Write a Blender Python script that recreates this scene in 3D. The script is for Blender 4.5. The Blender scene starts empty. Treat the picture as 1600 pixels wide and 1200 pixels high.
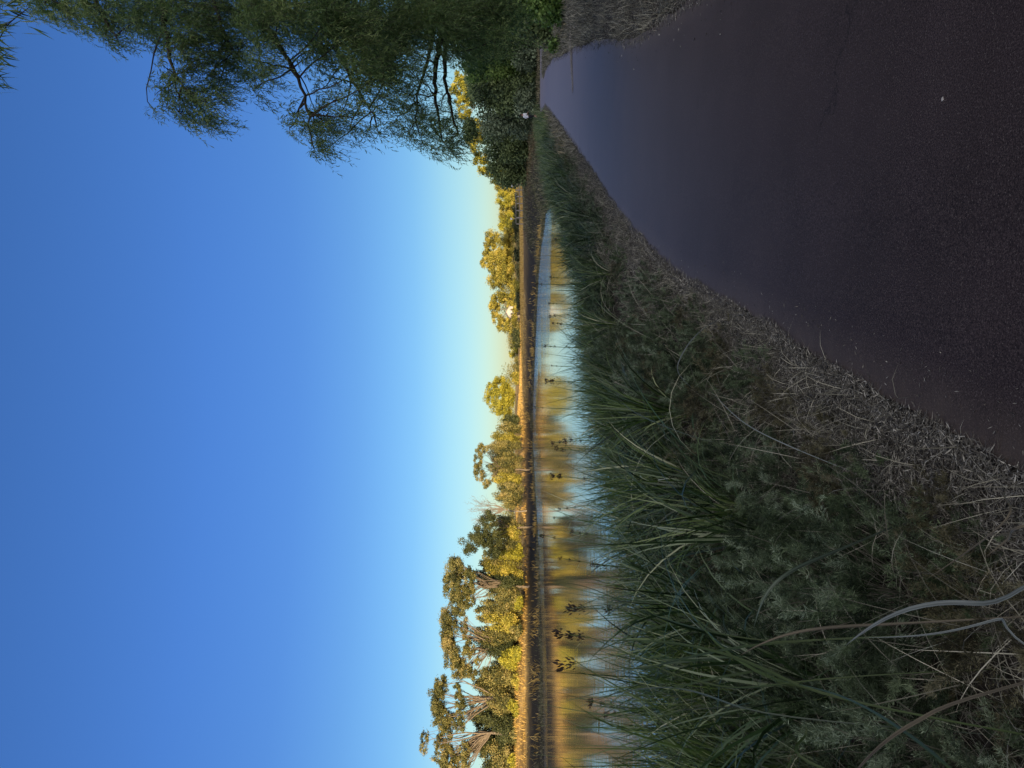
import bpy, math, random
import numpy as np
from mathutils import Vector, Matrix
random.seed(7)
rng = np.random.default_rng(11)
sc = bpy.context.scene
C = sc.collection

# ------------------------------------------------------------------ camera
# The photograph was taken with the phone on its side: world "up" is the left of the picture.
F = 1067.0                                   # focal length in photo pixels (1600 wide)
PITCH = math.atan(15 / F)
CAM = np.array([0.0, 0.0, 1.6])
fw = np.array([0, math.cos(PITCH), math.sin(PITCH)])
up = np.array([0, -math.sin(PITCH), math.cos(PITCH)])
rt = np.array([1.0, 0, 0])
cd = bpy.data.cameras.new('camera'); cam = bpy.data.objects.new('camera', cd); C.objects.link(cam)
cd.sensor_width = 36; cd.lens = 36 * F / 1600; cd.clip_start = 0.05; cd.clip_end = 8000
m = Matrix.Identity(4)
for i in range(3):
    m[i][0] = -up[i]; m[i][1] = rt[i]; m[i][2] = -fw[i]; m[i][3] = CAM[i]
cam.matrix_world = m
sc.camera = cam

# ------------------------------------------------------------------ light
SUN_EL = math.radians(6.0); SUN_AZ = math.radians(170.0)     # behind the camera, a little to the right
w = bpy.data.worlds.new('World'); sc.world = w; w.use_nodes = True
nt = w.node_tree; bg = nt.nodes['Background']
sky = nt.nodes.new('ShaderNodeTexSky'); sky.sky_type = 'NISHITA'; sky.sun_disc = False
sky.sun_elevation = SUN_EL; sky.sun_rotation = SUN_AZ
sky.air_density = 1.0; sky.dust_density = 0.3; sky.ozone_density = 3.0
SKY_STR = 0.15; FILL_GLOW = 0.75
# clear-air tint of the sky by elevation, and a broad warm glow added behind the camera to light the shaded foreground
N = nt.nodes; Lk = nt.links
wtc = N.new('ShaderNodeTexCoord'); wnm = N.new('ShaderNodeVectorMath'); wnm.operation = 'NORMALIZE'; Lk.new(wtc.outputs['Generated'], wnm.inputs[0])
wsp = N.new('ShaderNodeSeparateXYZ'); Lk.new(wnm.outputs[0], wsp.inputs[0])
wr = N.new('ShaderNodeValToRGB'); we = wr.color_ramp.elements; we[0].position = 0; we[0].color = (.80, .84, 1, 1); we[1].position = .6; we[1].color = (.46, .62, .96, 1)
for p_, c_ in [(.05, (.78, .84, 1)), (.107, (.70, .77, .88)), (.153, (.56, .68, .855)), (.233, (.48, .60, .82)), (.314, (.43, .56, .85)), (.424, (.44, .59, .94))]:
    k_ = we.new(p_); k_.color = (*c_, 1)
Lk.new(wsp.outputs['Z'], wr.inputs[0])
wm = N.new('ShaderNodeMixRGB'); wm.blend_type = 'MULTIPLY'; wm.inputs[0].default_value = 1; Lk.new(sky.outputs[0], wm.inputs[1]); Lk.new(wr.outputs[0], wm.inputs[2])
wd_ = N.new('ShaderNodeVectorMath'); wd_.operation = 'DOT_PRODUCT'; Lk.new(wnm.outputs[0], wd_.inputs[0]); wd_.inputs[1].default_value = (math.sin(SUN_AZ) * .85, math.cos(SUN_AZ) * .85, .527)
wg = N.new('ShaderNodeMapRange'); wg.interpolation_type = 'SMOOTHSTEP'; wg.inputs[1].default_value = -.05; wg.inputs[2].default_value = 1.0; wg.inputs[3].default_value = 0; wg.inputs[4].default_value = FILL_GLOW / SKY_STR; Lk.new(wd_.outputs['Value'], wg.inputs[0])
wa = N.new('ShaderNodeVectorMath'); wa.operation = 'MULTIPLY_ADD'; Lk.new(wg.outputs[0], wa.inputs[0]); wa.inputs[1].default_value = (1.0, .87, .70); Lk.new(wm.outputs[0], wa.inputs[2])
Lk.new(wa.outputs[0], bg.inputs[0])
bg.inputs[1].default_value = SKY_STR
sd = bpy.data.lights.new('sun', 'SUN'); so = bpy.data.objects.new('sun', sd); C.objects.link(so)
sd.energy = 5.0; sd.angle = math.radians(0.3); sd.color = (1.0, 0.74, 0.40)
sv = Vector((math.sin(SUN_AZ) * math.cos(SUN_EL), math.cos(SUN_AZ) * math.cos(SUN_EL), math.sin(SUN_EL)))
so.rotation_euler = sv.to_track_quat('Z', 'Y').to_euler(); so.location = (20, -40, 60)
vs = sc.view_settings; sc.display_settings.display_device = 'sRGB'
vs.view_transform = 'Standard'; vs.look = 'None'; vs.gamma = 1; vs.exposure = 0.85; vs.use_curve_mapping = False
sc.cycles.max_bounces = 6; sc.cycles.transparent_max_bounces = 4
sc.cycles.diffuse_bounces = 3; sc.cycles.glossy_bounces = 2; sc.cycles.transmission_bounces = 3

# ------------------------------------------------------------------ helpers
def at(px, py, Y):
    """world point seen at photo pixel (px,py) standing Y metres ahead"""
    d = fw + ((px - 800) / F) * (-up) + ((600 - py) / F) * rt
    return CAM + d * (Y / d[1])

def node_mat(name):
    mt = bpy.data.materials.new(name); mt.use_nodes = True
    n = mt.node_tree.nodes; return mt, n, mt.node_tree.links, n['Principled BSDF']

def ramp(n, stops, interp='LINEAR'):
    r = n.new('ShaderNodeValToRGB'); e = r.color_ramp.elements; r.color_ramp.interpolation = interp
    while len(e) > 1: e.remove(e[0])
    e[0].position = stops[0][0]; e[0].color = (*stops[0][1], 1)
    for p, c in stops[1:]:
        k = e.new(p); k.color = (*c, 1)
    return r

def leaf_mat(name, cols, transl=0.3, rough=0.6, spec=0.3):
    """foliage colour picked leaf by leaf from the 'rnd' attribute"""
    mt, n, l, p = node_mat(name)
    a = n.new('ShaderNodeAttribute'); a.attribute_name = 'rnd'
    r = ramp(n, [(i / (len(cols) - 1), c) for i, c in enumerate(cols)])
    l.new(a.outputs['Fac'], r.inputs[0]); l.new(r.outputs[0], p.inputs['Base Color'])
    p.inputs['Roughness'].default_value = rough; p.inputs['Specular IOR Level'].default_value = spec
    if transl:
        t = n.new('ShaderNodeBsdfTranslucent'); mx = n.new('ShaderNodeMixShader'); mx.inputs[0].default_value = transl
        l.new(r.outputs[0], t.inputs[0]); l.new(p.outputs[0], mx.inputs[1]); l.new(t.outputs[0], mx.inputs[2])
        l.new(mx.outputs[0], n['Material Output'].inputs[0])
    return mt

def plain(name, col, rough=0.7, var=0.25, scale=8, bump=0.0, spec=0.3):
    mt, n, l, p = node_mat(name)
    tc = n.new('ShaderNodeTexCoord'); z = n.new('ShaderNodeTexNoise'); z.inputs['Scale'].default_value = scale; z.inputs['Detail'].default_value = 6
    l.new(tc.outputs['Object'], z.inputs['Vector'])
    r = ramp(n, [(0.3, tuple(c * (1 - var) for c in col)), (0.7, tuple(c * (1 + var) for c in col))])
    l.new(z.outputs[0], r.inputs[0]); l.new(r.outputs[0], p.inputs['Base Color'])
    p.inputs['Roughness'].default_value = rough; p.inputs['Specular IOR Level'].default_value = spec
    if bump:
        b = n.new('ShaderNodeBump'); b.inputs['Strength'].default_value = bump; b.inputs['Distance'].default_value = 0.02
        l.new(z.outputs[0], b.inputs['Height']); l.new(b.outputs[0], p.inputs['Normal'])
    return mt

class MB:
    """collects vertices, faces and a per-vertex 'rnd' value, then links ONE mesh object"""
    def __init__(s): s.V = []; s.Q = []; s.T = []; s.R = []; s.n = 0
    def add(s, V, Fq, R=None):
        V = np.asarray(V, float).reshape(-1, 3); Fq = np.asarray(Fq, int)
        if len(V) == 0 or len(Fq) == 0: return
        s.V.append(V); (s.Q if Fq.shape[1] == 4 else s.T).append(Fq + s.n)
        s.R.append(np.full(len(V), 0.5) if R is None else np.broadcast_to(R, (len(V),)))
        s.n += len(V)
    def mesh(s, name, mat, smooth=False):
        me = bpy.data.meshes.new(name)
        V = np.concatenate(s.V) if s.V else np.zeros((0, 3))
        Q = np.concatenate(s.Q) if s.Q else np.zeros((0, 4), int)
        T = np.concatenate(s.T) if s.T else np.zeros((0, 3), int)
        me.vertices.add(len(V)); me.vertices.foreach_set('co', V.astype(np.float32).ravel())
        me.loops.add(Q.size + T.size); me.loops.foreach_set('vertex_index', np.concatenate([Q.ravel(), T.ravel()]).astype(np.int32))
        nf = len(Q) + len(T); me.polygons.add(nf)
        tot = np.concatenate([np.full(len(Q), 4), np.full(len(T), 3)]).astype(np.int32)
        st = np.concatenate([[0], np.cumsum(tot)[:-1]]).astype(np.int32) if nf else np.zeros(0, np.int32)
        me.polygons.foreach_set('loop_start', st)
        if smooth: me.polygons.foreach_set('use_smooth', np.ones(nf, bool))
        a = me.attributes.new('rnd', 'FLOAT', 'POINT'); a.data.foreach_set('value', np.concatenate(s.R).astype(np.float32))
        me.update(calc_edges=True); me.validate()
        me.materials.append(mat)
        return me
    def build(s, name, mat, parent=None, smooth=False, loc=None):
        o = bpy.data.objects.new(name, s.mesh(name, mat, smooth)); C.objects.link(o)
        if loc is not None:                        # put the origin at loc without moving the mesh
            o.data.transform(Matrix.Translation(-Vector(loc)))
            o.location = loc
        if parent is not None:
            o.parent = parent
            if loc is None: o.data.transform(Matrix.Translation(-Vector(parent.location)))
        return o

def tag(o, label=None, cat=None, group=None, kind=None):
    if label: o['label'] = label
    if cat: o['category'] = cat
    if group: o['group'] = group
    if kind: o['kind'] = kind
    return o

def empty(name, loc, label, cat, group=None):
    o = bpy.data.objects.new(name, None); C.objects.link(o); o.location = Vector([float(c) for c in loc]); o.empty_display_size = 0.3
    return tag(o, label, cat, group)

ONES = 'first second third fourth fifth sixth seventh eighth ninth tenth eleventh twelfth thirteenth fourteenth fifteenth sixteenth seventeenth eighteenth nineteenth'.split()
TENS = ['', '', 'twent', 'thirt', 'fort', 'fift', 'sixt', 'sevent', 'eight', 'ninet']
def nth(k):                                    # k = 1, 2, 3 ...
    if k > 100: return 'hundred and ' + nth(k - 100)
    if k < 20: return ONES[k - 1]
    if k == 100: return 'hundredth'
    return TENS[k // 10] + ('ieth' if k % 10 == 0 else 'y-' + ONES[k % 10 - 1])

def copy_tree(o, parent=None):
    c = o.copy(); C.objects.link(c); c.parent = parent
    for ch in list(o.children): copy_tree(ch, c)
    return c

def norm(v): return v / np.maximum(np.linalg.norm(v, axis=-1, keepdims=True), 1e-9)
def rsph(n): return norm(rng.normal(size=(n, 3)))

def kites(P, D, Nn, L, W):
    """leaf quads: base P, unit direction D, side = D x Nn, length L, width W"""
    S = norm(np.cross(D, Nn)); L = np.broadcast_to(L, (len(P),))[:, None]; W = np.broadcast_to(W, (len(P),))[:, None]
    V = np.stack([P, P + D * L * .42 + S * W * .5, P + D * L, P + D * L * .42 - S * W * .5], 1)
    n = len(P); return V.reshape(-1, 3), np.arange(4 * n).reshape(n, 4)

def add_kites(mb, P, D, Nn, L, W, R=None):
    V, Fq = kites(P, D, Nn, L, W)
    if R is None: R = rng.random(len(P))
    mb.add(V, Fq, np.repeat(R, 4))

def blades(mb, P, az, L, W, tilt, curv, segs=5, R=None, roll=None, kink=None):
    """grass blades: arched tapering strips"""
    n = len(P); b = lambda a: np.broadcast_to(np.asarray(a, float), (n,))
    az, L, W, tilt, curv = map(b, (az, L, W, tilt, curv))
    t = np.linspace(0, 1, segs + 1)
    ang = tilt[:, None] + curv[:, None] * t[None, :] ** 1.4
    if kink is not None:
        ang = ang + np.where(t[None, :] > kink[0][:, None], kink[1][:, None], 0)
    dl = (L / segs)[:, None]
    mid = (ang[:, 1:] + ang[:, :-1]) / 2
    h = np.concatenate([np.zeros((n, 1)), np.cumsum(np.sin(mid) * dl, 1)], 1)
    v = np.concatenate([np.zeros((n, 1)), np.cumsum(np.cos(mid) * dl, 1)], 1)
    dx, dy = np.cos(az)[:, None], np.sin(az)[:, None]
    ctr = np.stack([P[:, 0:1] + dx * h, P[:, 1:2] + dy * h, P[:, 2:3] + v], -1)
    ro = b(rng.normal(0, .6, n) if roll is None else roll)[:, None]
    sx, sy = -dy * np.cos(ro), dx * np.cos(ro)
    nx = np.cos(ang) * np.sin(ro); nz = -np.sin(ang) * np.sin(ro)
    side = np.stack([sx + dx * nx, sy + dy * nx, nz], -1)
    wd = (W[:, None] * .5 * np.clip(np.minimum(1, .55 + 1.8 * t[None, :]) * (1 - t[None, :] ** 2.2), .03, 1))[..., None]
    V = np.stack([ctr - side * wd, ctr + side * wd], 2)               # n, segs+1, 2, 3
    idx = np.arange(n)[:, None] * (segs + 1) * 2 + np.arange(segs)[None, :] * 2
    Fq = np.stack([idx, idx + 1, idx + 3, idx + 2], -1).reshape(-1, 4)
    if R is None: R = rng.random(n)
    mb.add(V.reshape(-1, 3), Fq, np.repeat(R, (segs + 1) * 2))
    return ctr

def tube(mb, pts, rad, sides=6, R=.5):
    pts = np.asarray(pts, float); n = len(pts); rad = np.broadcast_to(rad, (n,))
    tg = norm(np.gradient(pts, axis=0)); ref = np.array([.31, .17, .94]) if abs(tg[0][2]) < .8 else np.array([1., .2, .1])
    a = norm(np.cross(tg, ref)); b = np.cross(tg, a)
    th = np.arange(sides) / sides * 2 * math.pi
    V = pts[:, None] + rad[:, None, None] * (a[:, None] * np.cos(th)[None, :, None] + b[:, None] * np.sin(th)[None, :, None])
    i = np.arange(n - 1)[:, None] * sides; j = np.arange(sides)[None, :]; k = (j + 1) % sides
    Fq = np.stack([i + j, i + k, i + sides + k, i + sides + j], -1).reshape(-1, 4)
    mb.add(V.reshape(-1, 3), Fq, R)
    for e, o in ((0, 1), (n - 1, -1)):
        ring = e * sides + np.arange(sides); cI = None
        mb.add(np.vstack([V[e], pts[e:e + 1]]), np.stack([np.arange(sides), (np.arange(sides) + 1) % sides, np.full(sides, sides)], -1), R)

def bez(a, b, c, d, n=8):
    t = np.linspace(0, 1, n)[:, None]
    return (1 - t) ** 3 * a + 3 * (1 - t) ** 2 * t * b + 3 * (1 - t) * t ** 2 * c + t ** 3 * d

def limb(mb, a, d, r0, r1, wob=.12, n=8, lift=.3, sides=6):
    a = np.asarray(a, float); d = np.asarray(d, float); Ln = np.linalg.norm(d - a)
    b = a + (d - a) * .33 + rng.normal(0, wob, 3) * Ln + np.array([0, 0, lift * Ln * .3])
    c = a + (d - a) * .7 + rng.normal(0, wob, 3) * Ln
    p = bez(a, b, c, d, n); p[1:-1] += rng.normal(0, .012, (n - 2, 3)) * Ln
    tube(mb, p, np.linspace(r0, r1, n), sides); return p

def sines(x, y, s=1.0, seed=0, oct=4):
    r = np.random.default_rng(seed); o = 0; amp = 1
    for k in range(oct):
        for _ in range(3):
            a = r.uniform(0, 6.28); f = s * 2 ** k * r.uniform(.7, 1.3)
            o = o + amp * np.sin((x * math.cos(a) + y * math.sin(a)) * f + r.uniform(0, 6.28))
        amp *= .5
    return o / 5.6

# ------------------------------------------------------------------ plan of the place
PL = np.array([(-1.3, -6), (-1.0, -2), (-.35, 2.2), (.53, 5.1), (1.1, 7.05), (2.35, 10.2), (3.6, 12.9), (5.2, 16.3), (7.3, 20.8), (10.4, 27.5), (14.3, 36), (19, 46.5), (21.1, 53), (22.2, 57.5), (24.5, 59.6), (28, 59.2), (44, 55)], float)
PR = np.array([(2.0, -6), (2.0, -2), (2.3, 2.2), (3.15, 5.1), (3.85, 7.05), (5.0, 10.0), (6.4, 12.7), (8.0, 16), (10.1, 20.5), (13.2, 27.5), (16.9, 35.5), (20.9, 45.5), (22.0, 49), (22.7, 50.6), (24.2, 51.3), (28, 50.5), (44, 46)], float)
POND = np.array([(-6.6, 2.5), (-4.9, 5.6), (-3.6, 8), (-1.4, 13), (1.2, 18), (4.3, 24.5), (9.4, 38), (13, 50), (15.3, 60), (17.2, 69), (17.5, 80), (16, 95), (12, 107),
                 (5.7, 122), (-2.7, 142), (-11, 148), (-18, 122), (-23, 97), (-28, 84), (-34, 78), (-43, 73), (-62, 62), (-85, 40), (-70, 2), (-35, -10), (-14, -7), (-8.5, -1)], float)
FAR = POND[9:23]
WATER_Z = -0.8

def seg_dist(P, poly, closed=False):
    A = poly; B = np.roll(poly, -1, 0)
    if not closed: A = A[:-1]; B = B[:-1]
    best = np.full(len(P), 1e9)
    for a, b in zip(A, B):
        ab = b - a; t = np.clip(((P - a) @ ab) / (ab @ ab), 0, 1)
        best = np.minimum(best, np.linalg.norm(P - (a + t[:, None] * ab), axis=1))
    return best

def inside(P, poly):
    r = np.zeros(len(P), bool); B = np.roll(poly, -1, 0)
    for a, b in zip(poly, B):
        c = ((a[1] > P[:, 1]) != (b[1] > P[:, 1]))
        xx = (b[0] - a[0]) * (P[:, 1] - a[1]) / ((b[1] - a[1]) or 1e-9) + a[0]
        r ^= c & (P[:, 0] < xx)
    return r

PATHPOLY = np.vstack([PL, PR[::-1]])
def smooth(t): t = np.clip(t, 0, 1); return t * t * (3 - 2 * t)

def height(X, Y):
    X = np.atleast_1d(np.asarray(X, float)); Y = np.atleast_1d(np.asarray(Y, float)); P = np.stack([X, Y], 1)
    sd = seg_dist(P, POND, True) * np.where(inside(P, POND), -1, 1)
    sd = sd + .25 * sines(X, Y, 1.3, 3)* smooth(1 - Y / 60) + 1.3 * sines(X, Y, .35, 4) * smooth((Y - 40) / 40)
    farw = np.maximum(smooth((Y - 62) / 30), smooth((-X - 30) / 20))
    plat = farw * (1.25 + 1.0 * smooth((sd - 6) / 12) * smooth((4 - X) / 20) + .6 * smooth((sd - 6) / 50) + 1.6 * smooth((Y - 150) / 150) + .12 * sines(X, Y, .1, 9))
    plat += smooth((X - 26) / 40) * smooth((Y - 20) / 40) * .8
    wd = 2.2 + 7 * farw
    z = WATER_Z + (plat - WATER_Z) * smooth(sd / wd)
    z = np.where(sd < 0, WATER_Z + np.maximum(sd * .3, -1.3), z)
    pd = np.where(inside(P, PATHPOLY), 0, seg_dist(P, PATHPOLY, True))
    nearpath = 1 - smooth((pd - .5) / 1.6)
    zp = -.03 + .0 * X
    z = z * (1 - nearpath) + zp * nearpath
    z += .035 * sines(X, Y, 2.2, 5) * smooth((pd - .15) / .8) * np.where(Y < 60, 1, .4)
    # rising ground far out all round
    R = np.hypot(X, Y); z += smooth((R - 260) / 600) * 5
    return z

# ------------------------------------------------------------------ ground
def axis(lo, hi, fine, lo_f, hi_f, g=1.13):
    a = list(np.arange(lo_f, hi_f + 1e-6, fine)); s = fine
    while a[-1] < hi: s *= g; a.append(a[-1] + s)
    s = fine
    while a[0] > lo: s *= g; a.insert(0, a[0] - s)
    return np.array(a)
xs = axis(-2600, 2600, .22, -7, 14, 1.05); ys = axis(-2600, 3200, .22, 0, 22, 1.035)
GX, GY = np.meshgrid(xs, ys); gx = GX.ravel(); gy = GY.ravel()
gz = height(gx, gy)
nx_, ny_ = len(xs), len(ys)
ii = (np.arange(ny_ - 1)[:, None] * nx_ + np.arange(nx_ - 1)[None, :]).ravel()
mbg = MB(); P2 = np.stack([gx, gy], 1)
pond_sd = seg_dist(P2, POND, True)
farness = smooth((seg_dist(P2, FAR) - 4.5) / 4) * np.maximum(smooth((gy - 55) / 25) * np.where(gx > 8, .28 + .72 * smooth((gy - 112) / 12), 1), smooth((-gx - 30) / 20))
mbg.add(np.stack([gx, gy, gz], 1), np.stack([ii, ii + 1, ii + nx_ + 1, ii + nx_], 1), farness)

mt, n, l, p = node_mat('dry_ground'); GROUND = mt
tc = n.new('ShaderNodeTexCoord')
z1 = n.new('ShaderNodeTexNoise'); z1.inputs['Scale'].default_value = 1.1; z1.inputs['Detail'].default_value = 9
z2 = n.new('ShaderNodeTexNoise'); z2.inputs['Scale'].default_value = 45; z2.inputs['Detail'].default_value = 5
z3 = n.new('ShaderNodeTexNoise'); z3.inputs['Scale'].default_value = .22; z3.inputs['Detail'].default_value = 8
for z in (z1, z2, z3): l.new(tc.outputs['Object'], z.inputs['Vector'])
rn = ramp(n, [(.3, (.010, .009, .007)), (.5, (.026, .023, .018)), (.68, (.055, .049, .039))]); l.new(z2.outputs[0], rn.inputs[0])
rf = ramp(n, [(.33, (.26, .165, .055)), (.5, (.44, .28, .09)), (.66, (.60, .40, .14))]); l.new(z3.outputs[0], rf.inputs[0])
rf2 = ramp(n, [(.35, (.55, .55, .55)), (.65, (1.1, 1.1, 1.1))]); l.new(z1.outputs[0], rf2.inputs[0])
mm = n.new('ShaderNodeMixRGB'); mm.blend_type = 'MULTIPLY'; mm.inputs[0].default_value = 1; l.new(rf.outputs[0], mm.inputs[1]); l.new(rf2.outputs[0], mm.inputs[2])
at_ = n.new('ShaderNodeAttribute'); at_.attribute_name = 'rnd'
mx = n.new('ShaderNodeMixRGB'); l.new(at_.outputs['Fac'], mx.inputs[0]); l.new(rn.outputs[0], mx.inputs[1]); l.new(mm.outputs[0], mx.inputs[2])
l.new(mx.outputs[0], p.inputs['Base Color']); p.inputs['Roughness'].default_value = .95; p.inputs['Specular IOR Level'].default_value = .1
bp = n.new('ShaderNodeBump'); bp.inputs['Strength'].default_value = .8; bp.inputs['Distance'].default_value = .03; l.new(z2.outputs[0], bp.inputs['Height']); l.new(bp.outputs[0], p.inputs['Normal'])
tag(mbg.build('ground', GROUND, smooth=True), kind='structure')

# unseen ridge added behind the photographer, profile shaped to shade near bank and path
def ridge():
    xs = np.linspace(-420, 420, 120); ts = np.linspace(-1, 1, 25)
    TT, XX = np.meshgrid(ts, xs)
    prof = np.interp(XX, [-16, -7, 6, 17, 28, 40, 50, 62, 80], [17.1, 17.7, 19.5, 21.8, 24.4, 25.7, 26.5, 28.8, 31.5]) + .35 * sines(XX, XX * 0, .12, 21) + .25 * sines(XX, XX * 0, .6, 22)
    hgt = prof * (1 - smooth(np.abs(TT))) ** .8 * smooth((420 - np.abs(XX)) / 120)
    YY = -70 + TT * 48
    b = MB(); a = (np.arange(len(xs) - 1)[:, None] * len(ts) + np.arange(len(ts) - 1)[None, :]).ravel()
    b.add(np.stack([XX.ravel(), YY.ravel(), hgt.ravel()], 1), np.stack([a, a + len(ts), a + len(ts) + 1, a + 1], 1), .6)
    tag(b.build('shade_hill', plain('shade_hill_scrub', (.10, .10, .045), .95, .4, .15), smooth=True), kind='structure')
ridge()

# ------------------------------------------------------------------ path
def resample(L, R, step=.12):
    mid = (L + R) / 2; s = np.concatenate([[0], np.cumsum(np.linalg.norm(np.diff(mid, axis=0), axis=1))])
    from_s = lambda q, A: np.stack([np.interp(q, s, A[:, 0]), np.interp(q, s, A[:, 1])], 1)
    q = np.linspace(0, s[-1], int(s[-1] / step) + 1)
    A, B = from_s(q, L), from_s(q, R)
    k = np.hanning(31); k /= k.sum()
    def sm(M):
        Pd = np.vstack([M[:1] + (M[:1] - M[15:0:-1]), M, M[-1:] + (M[-1:] - M[-2:-17:-1])])
        return np.stack([np.convolve(Pd[:, i], k, 'valid') for i in (0, 1)], 1)[:len(M)]
    return q, sm(A), sm(B)
qs, LL, RR = resample(PL, PR)
rag = lambda q, sd_: .06 * sines(q, q * 0, 4.0, sd_, 4) + .09 * sines(q, q * 0, .9, sd_ + 1, 2)
dirn = norm(RR - LL)
LLr = LL + dirn * rag(qs, 31)[:, None]; RRr = RR + dirn * rag(qs, 33)[:, None]
tt = np.linspace(0, 1, 14)
PG = LLr[:, None] * (1 - tt)[None, :, None] + RRr[:, None] * tt[None, :, None]
mb = MB(); a = (np.arange(len(qs) - 1)[:, None] * 14 + np.arange(13)[None, :]).ravel()
crown = .02 * (1 - (2 * tt - 1) ** 2)
Zp = np.broadcast_to(crown, (len(qs), 14)) - .004 * (np.abs(2 * tt - 1) > .99)
mb.add(np.concatenate([PG.reshape(-1, 2), Zp.reshape(-1, 1)], 1), np.stack([a, a + 1, a + 15, a + 14], 1), np.tile(np.abs(2 * tt - 1), len(qs)))
mt, n, l, p = node_mat('asphalt'); ASPH = mt
tc = n.new('ShaderNodeTexCoord')
def nz(scale, detail=4, rough=.6):
    z = n.new('ShaderNodeTexNoise'); z.inputs['Scale'].default_value = scale; z.inputs['Detail'].default_value = detail; z.inputs['Roughness'].default_value = rough
    l.new(tc.outputs['Object'], z.inputs['Vector']); return z
g1 = nz(150, 4, .7); g2 = nz(1.2, 6); g3 = nz(60, 4)
vor = n.new('ShaderNodeTexVoronoi'); vor.inputs['Scale'].default_value = 260; l.new(tc.outputs['Object'], vor.inputs['Vector'])
base = ramp(n, [(.32, (.007, .0056, .0053)), (.5, (.025, .0198, .0188)), (.64, (.050, .040, .037)), (.80, (.08, .066, .061))]); l.new(g1.outputs[0], base.inputs[0])
big = ramp(n, [(.3, (.8, .78, .8)), (.7, (1.18, 1.14, 1.2))]); l.new(g2.outputs[0], big.inputs[0])
m1 = n.new('ShaderNodeMixRGB'); m1.blend_type = 'MULTIPLY'; m1.inputs[0].default_value = 1; l.new(base.outputs[0], m1.inputs[1]); l.new(big.outputs[0], m1.inputs[2])
# coloured stone chips: voronoi cell colour picks the odd pale or rusty one
sep = n.new('ShaderNodeSeparateColor'); l.new(vor.outputs['Color'], sep.inputs[0])
chip = ramp(n, [(0, (0, 0, 0)), (.965, (0, 0, 0)), (.975, (1, 1, 1))]); l.new(sep.outputs[0], chip.inputs[0])
m2 = n.new('ShaderNodeMixRGB'); m2.inputs[2].default_value = (.07, .06, .055, 1); l.new(chip.outputs[0], m2.inputs[0]); l.new(m1.outputs[0], m2.inputs[1])
# dusty margin
ea = n.new('ShaderNodeAttribute'); ea.attribute_name = 'rnd'
er = ramp(n, [(.80, (0, 0, 0)), (1, (1, 1, 1))]); l.new(ea.outputs['Fac'], er.inputs[0])
en = nz(6, 8, .7); mu = n.new('ShaderNodeMath'); mu.operation = 'MULTIPLY'; l.new(er.outputs[0], mu.inputs[0]); l.new(en.outputs[0], mu.inputs[1])
m3 = n.new('ShaderNodeMixRGB'); m3.inputs[2].default_value = (.075, .062, .05, 1); l.new(mu.outputs[0], m3.inputs[0]); l.new(m2.outputs[0], m3.inputs[1])
# thin wandering cracks
vc = n.new('ShaderNodeTexVoronoi'); vc.feature = 'DISTANCE_TO_EDGE'; vc.inputs['Scale'].default_value = .42
wn = nz(1.7, 6, .65); va = n.new('ShaderNodeVectorMath'); va.operation = 'MULTIPLY_ADD'; va.inputs[1].default_value = (.9, .9, .9)
l.new(wn.outputs['Color'], va.inputs[0]); l.new(tc.outputs['Object'], va.inputs[2]); l.new(va.outputs[0], vc.inputs['Vector'])
cr = ramp(n, [(0, (1, 1, 1)), (.006, (0, 0, 0))]); l.new(vc.outputs['Distance'], cr.inputs[0])
cm = nz(.9, 2); cmr = ramp(n, [(.52, (0, 0, 0)), (.62, (.75, .75, .75))]); l.new(cm.outputs[0], cmr.inputs[0])
cmu = n.new('ShaderNodeMath'); cmu.operation = 'MULTIPLY'; l.new(cr.outputs[0], cmu.inputs[0]); l.new(cmr.outputs[0], cmu.inputs[1])
m4 = n.new('ShaderNodeMixRGB'); m4.inputs[2].default_value = (.006, .006, .006, 1); l.new(cmu.outputs[0], m4.inputs[0]); l.new(m3.outputs[0], m4.inputs[1])
l.new(m4.outputs[0], p.inputs['Base Color']); p.inputs['Roughness'].default_value = .42; p.inputs['Specular IOR Level'].default_value = .12; p.inputs['Specular Tint'].default_value = (1, .80, .72, 1)
bp = n.new('ShaderNodeBump'); bp.inputs['Strength'].default_value = .35; bp.inputs['Distance'].default_value = .004; l.new(g1.outputs[0], bp.inputs['Height']); l.new(bp.outputs[0], p.inputs['Normal'])
# warm-toned stone sheen at low angles
p.inputs['Specular IOR Level'].default_value = 0; p.inputs['Roughness'].default_value = .9
gl = n.new('ShaderNodeBsdfGlossy'); gl.inputs['Color'].default_value = (.52, .44, .42, 1); gl.inputs['Roughness'].default_value = .5; l.new(bp.outputs[0], gl.inputs['Normal'])
fr_ = n.new('ShaderNodeFresnel'); fr_.inputs['IOR'].default_value = 1.22; fm = n.new('ShaderNodeMath'); fm.operation = 'MULTIPLY'; fm.inputs[1].default_value = .9; l.new(fr_.outputs[0], fm.inputs[0])
ms = n.new('ShaderNodeMixShader'); l.new(fm.outputs[0], ms.inputs[0]); l.new(p.outputs[0], ms.inputs[1]); l.new(gl.outputs[0], ms.inputs[2]); l.new(ms.outputs[0], n['Material Output'].inputs[0])
tag(mb.build('path', ASPH, smooth=True), kind='structure')

def path_left(q):   # point and leftward normal on the left edge at arc length q
    P = np.stack([np.interp(q, qs, LL[:, 0]), np.interp(q, qs, LL[:, 1])], 1)
    D = np.stack([np.interp(q, qs, dirn[:, 0]), np.interp(q, qs, dirn[:, 1])], 1); return P, -norm(D)
def path_right(q):
    P = np.stack([np.interp(q, qs, RR[:, 0]), np.interp(q, qs, RR[:, 1])], 1)
    D = np.stack([np.interp(q, qs, dirn[:, 0]), np.interp(q, qs, dirn[:, 1])], 1); return P, norm(D)
IM = int(np.argmax(LL[:, 1])); QY = lambda y: np.interp(y, LL[:IM, 1], qs[:IM])          # arc length at forward distance y

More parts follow.
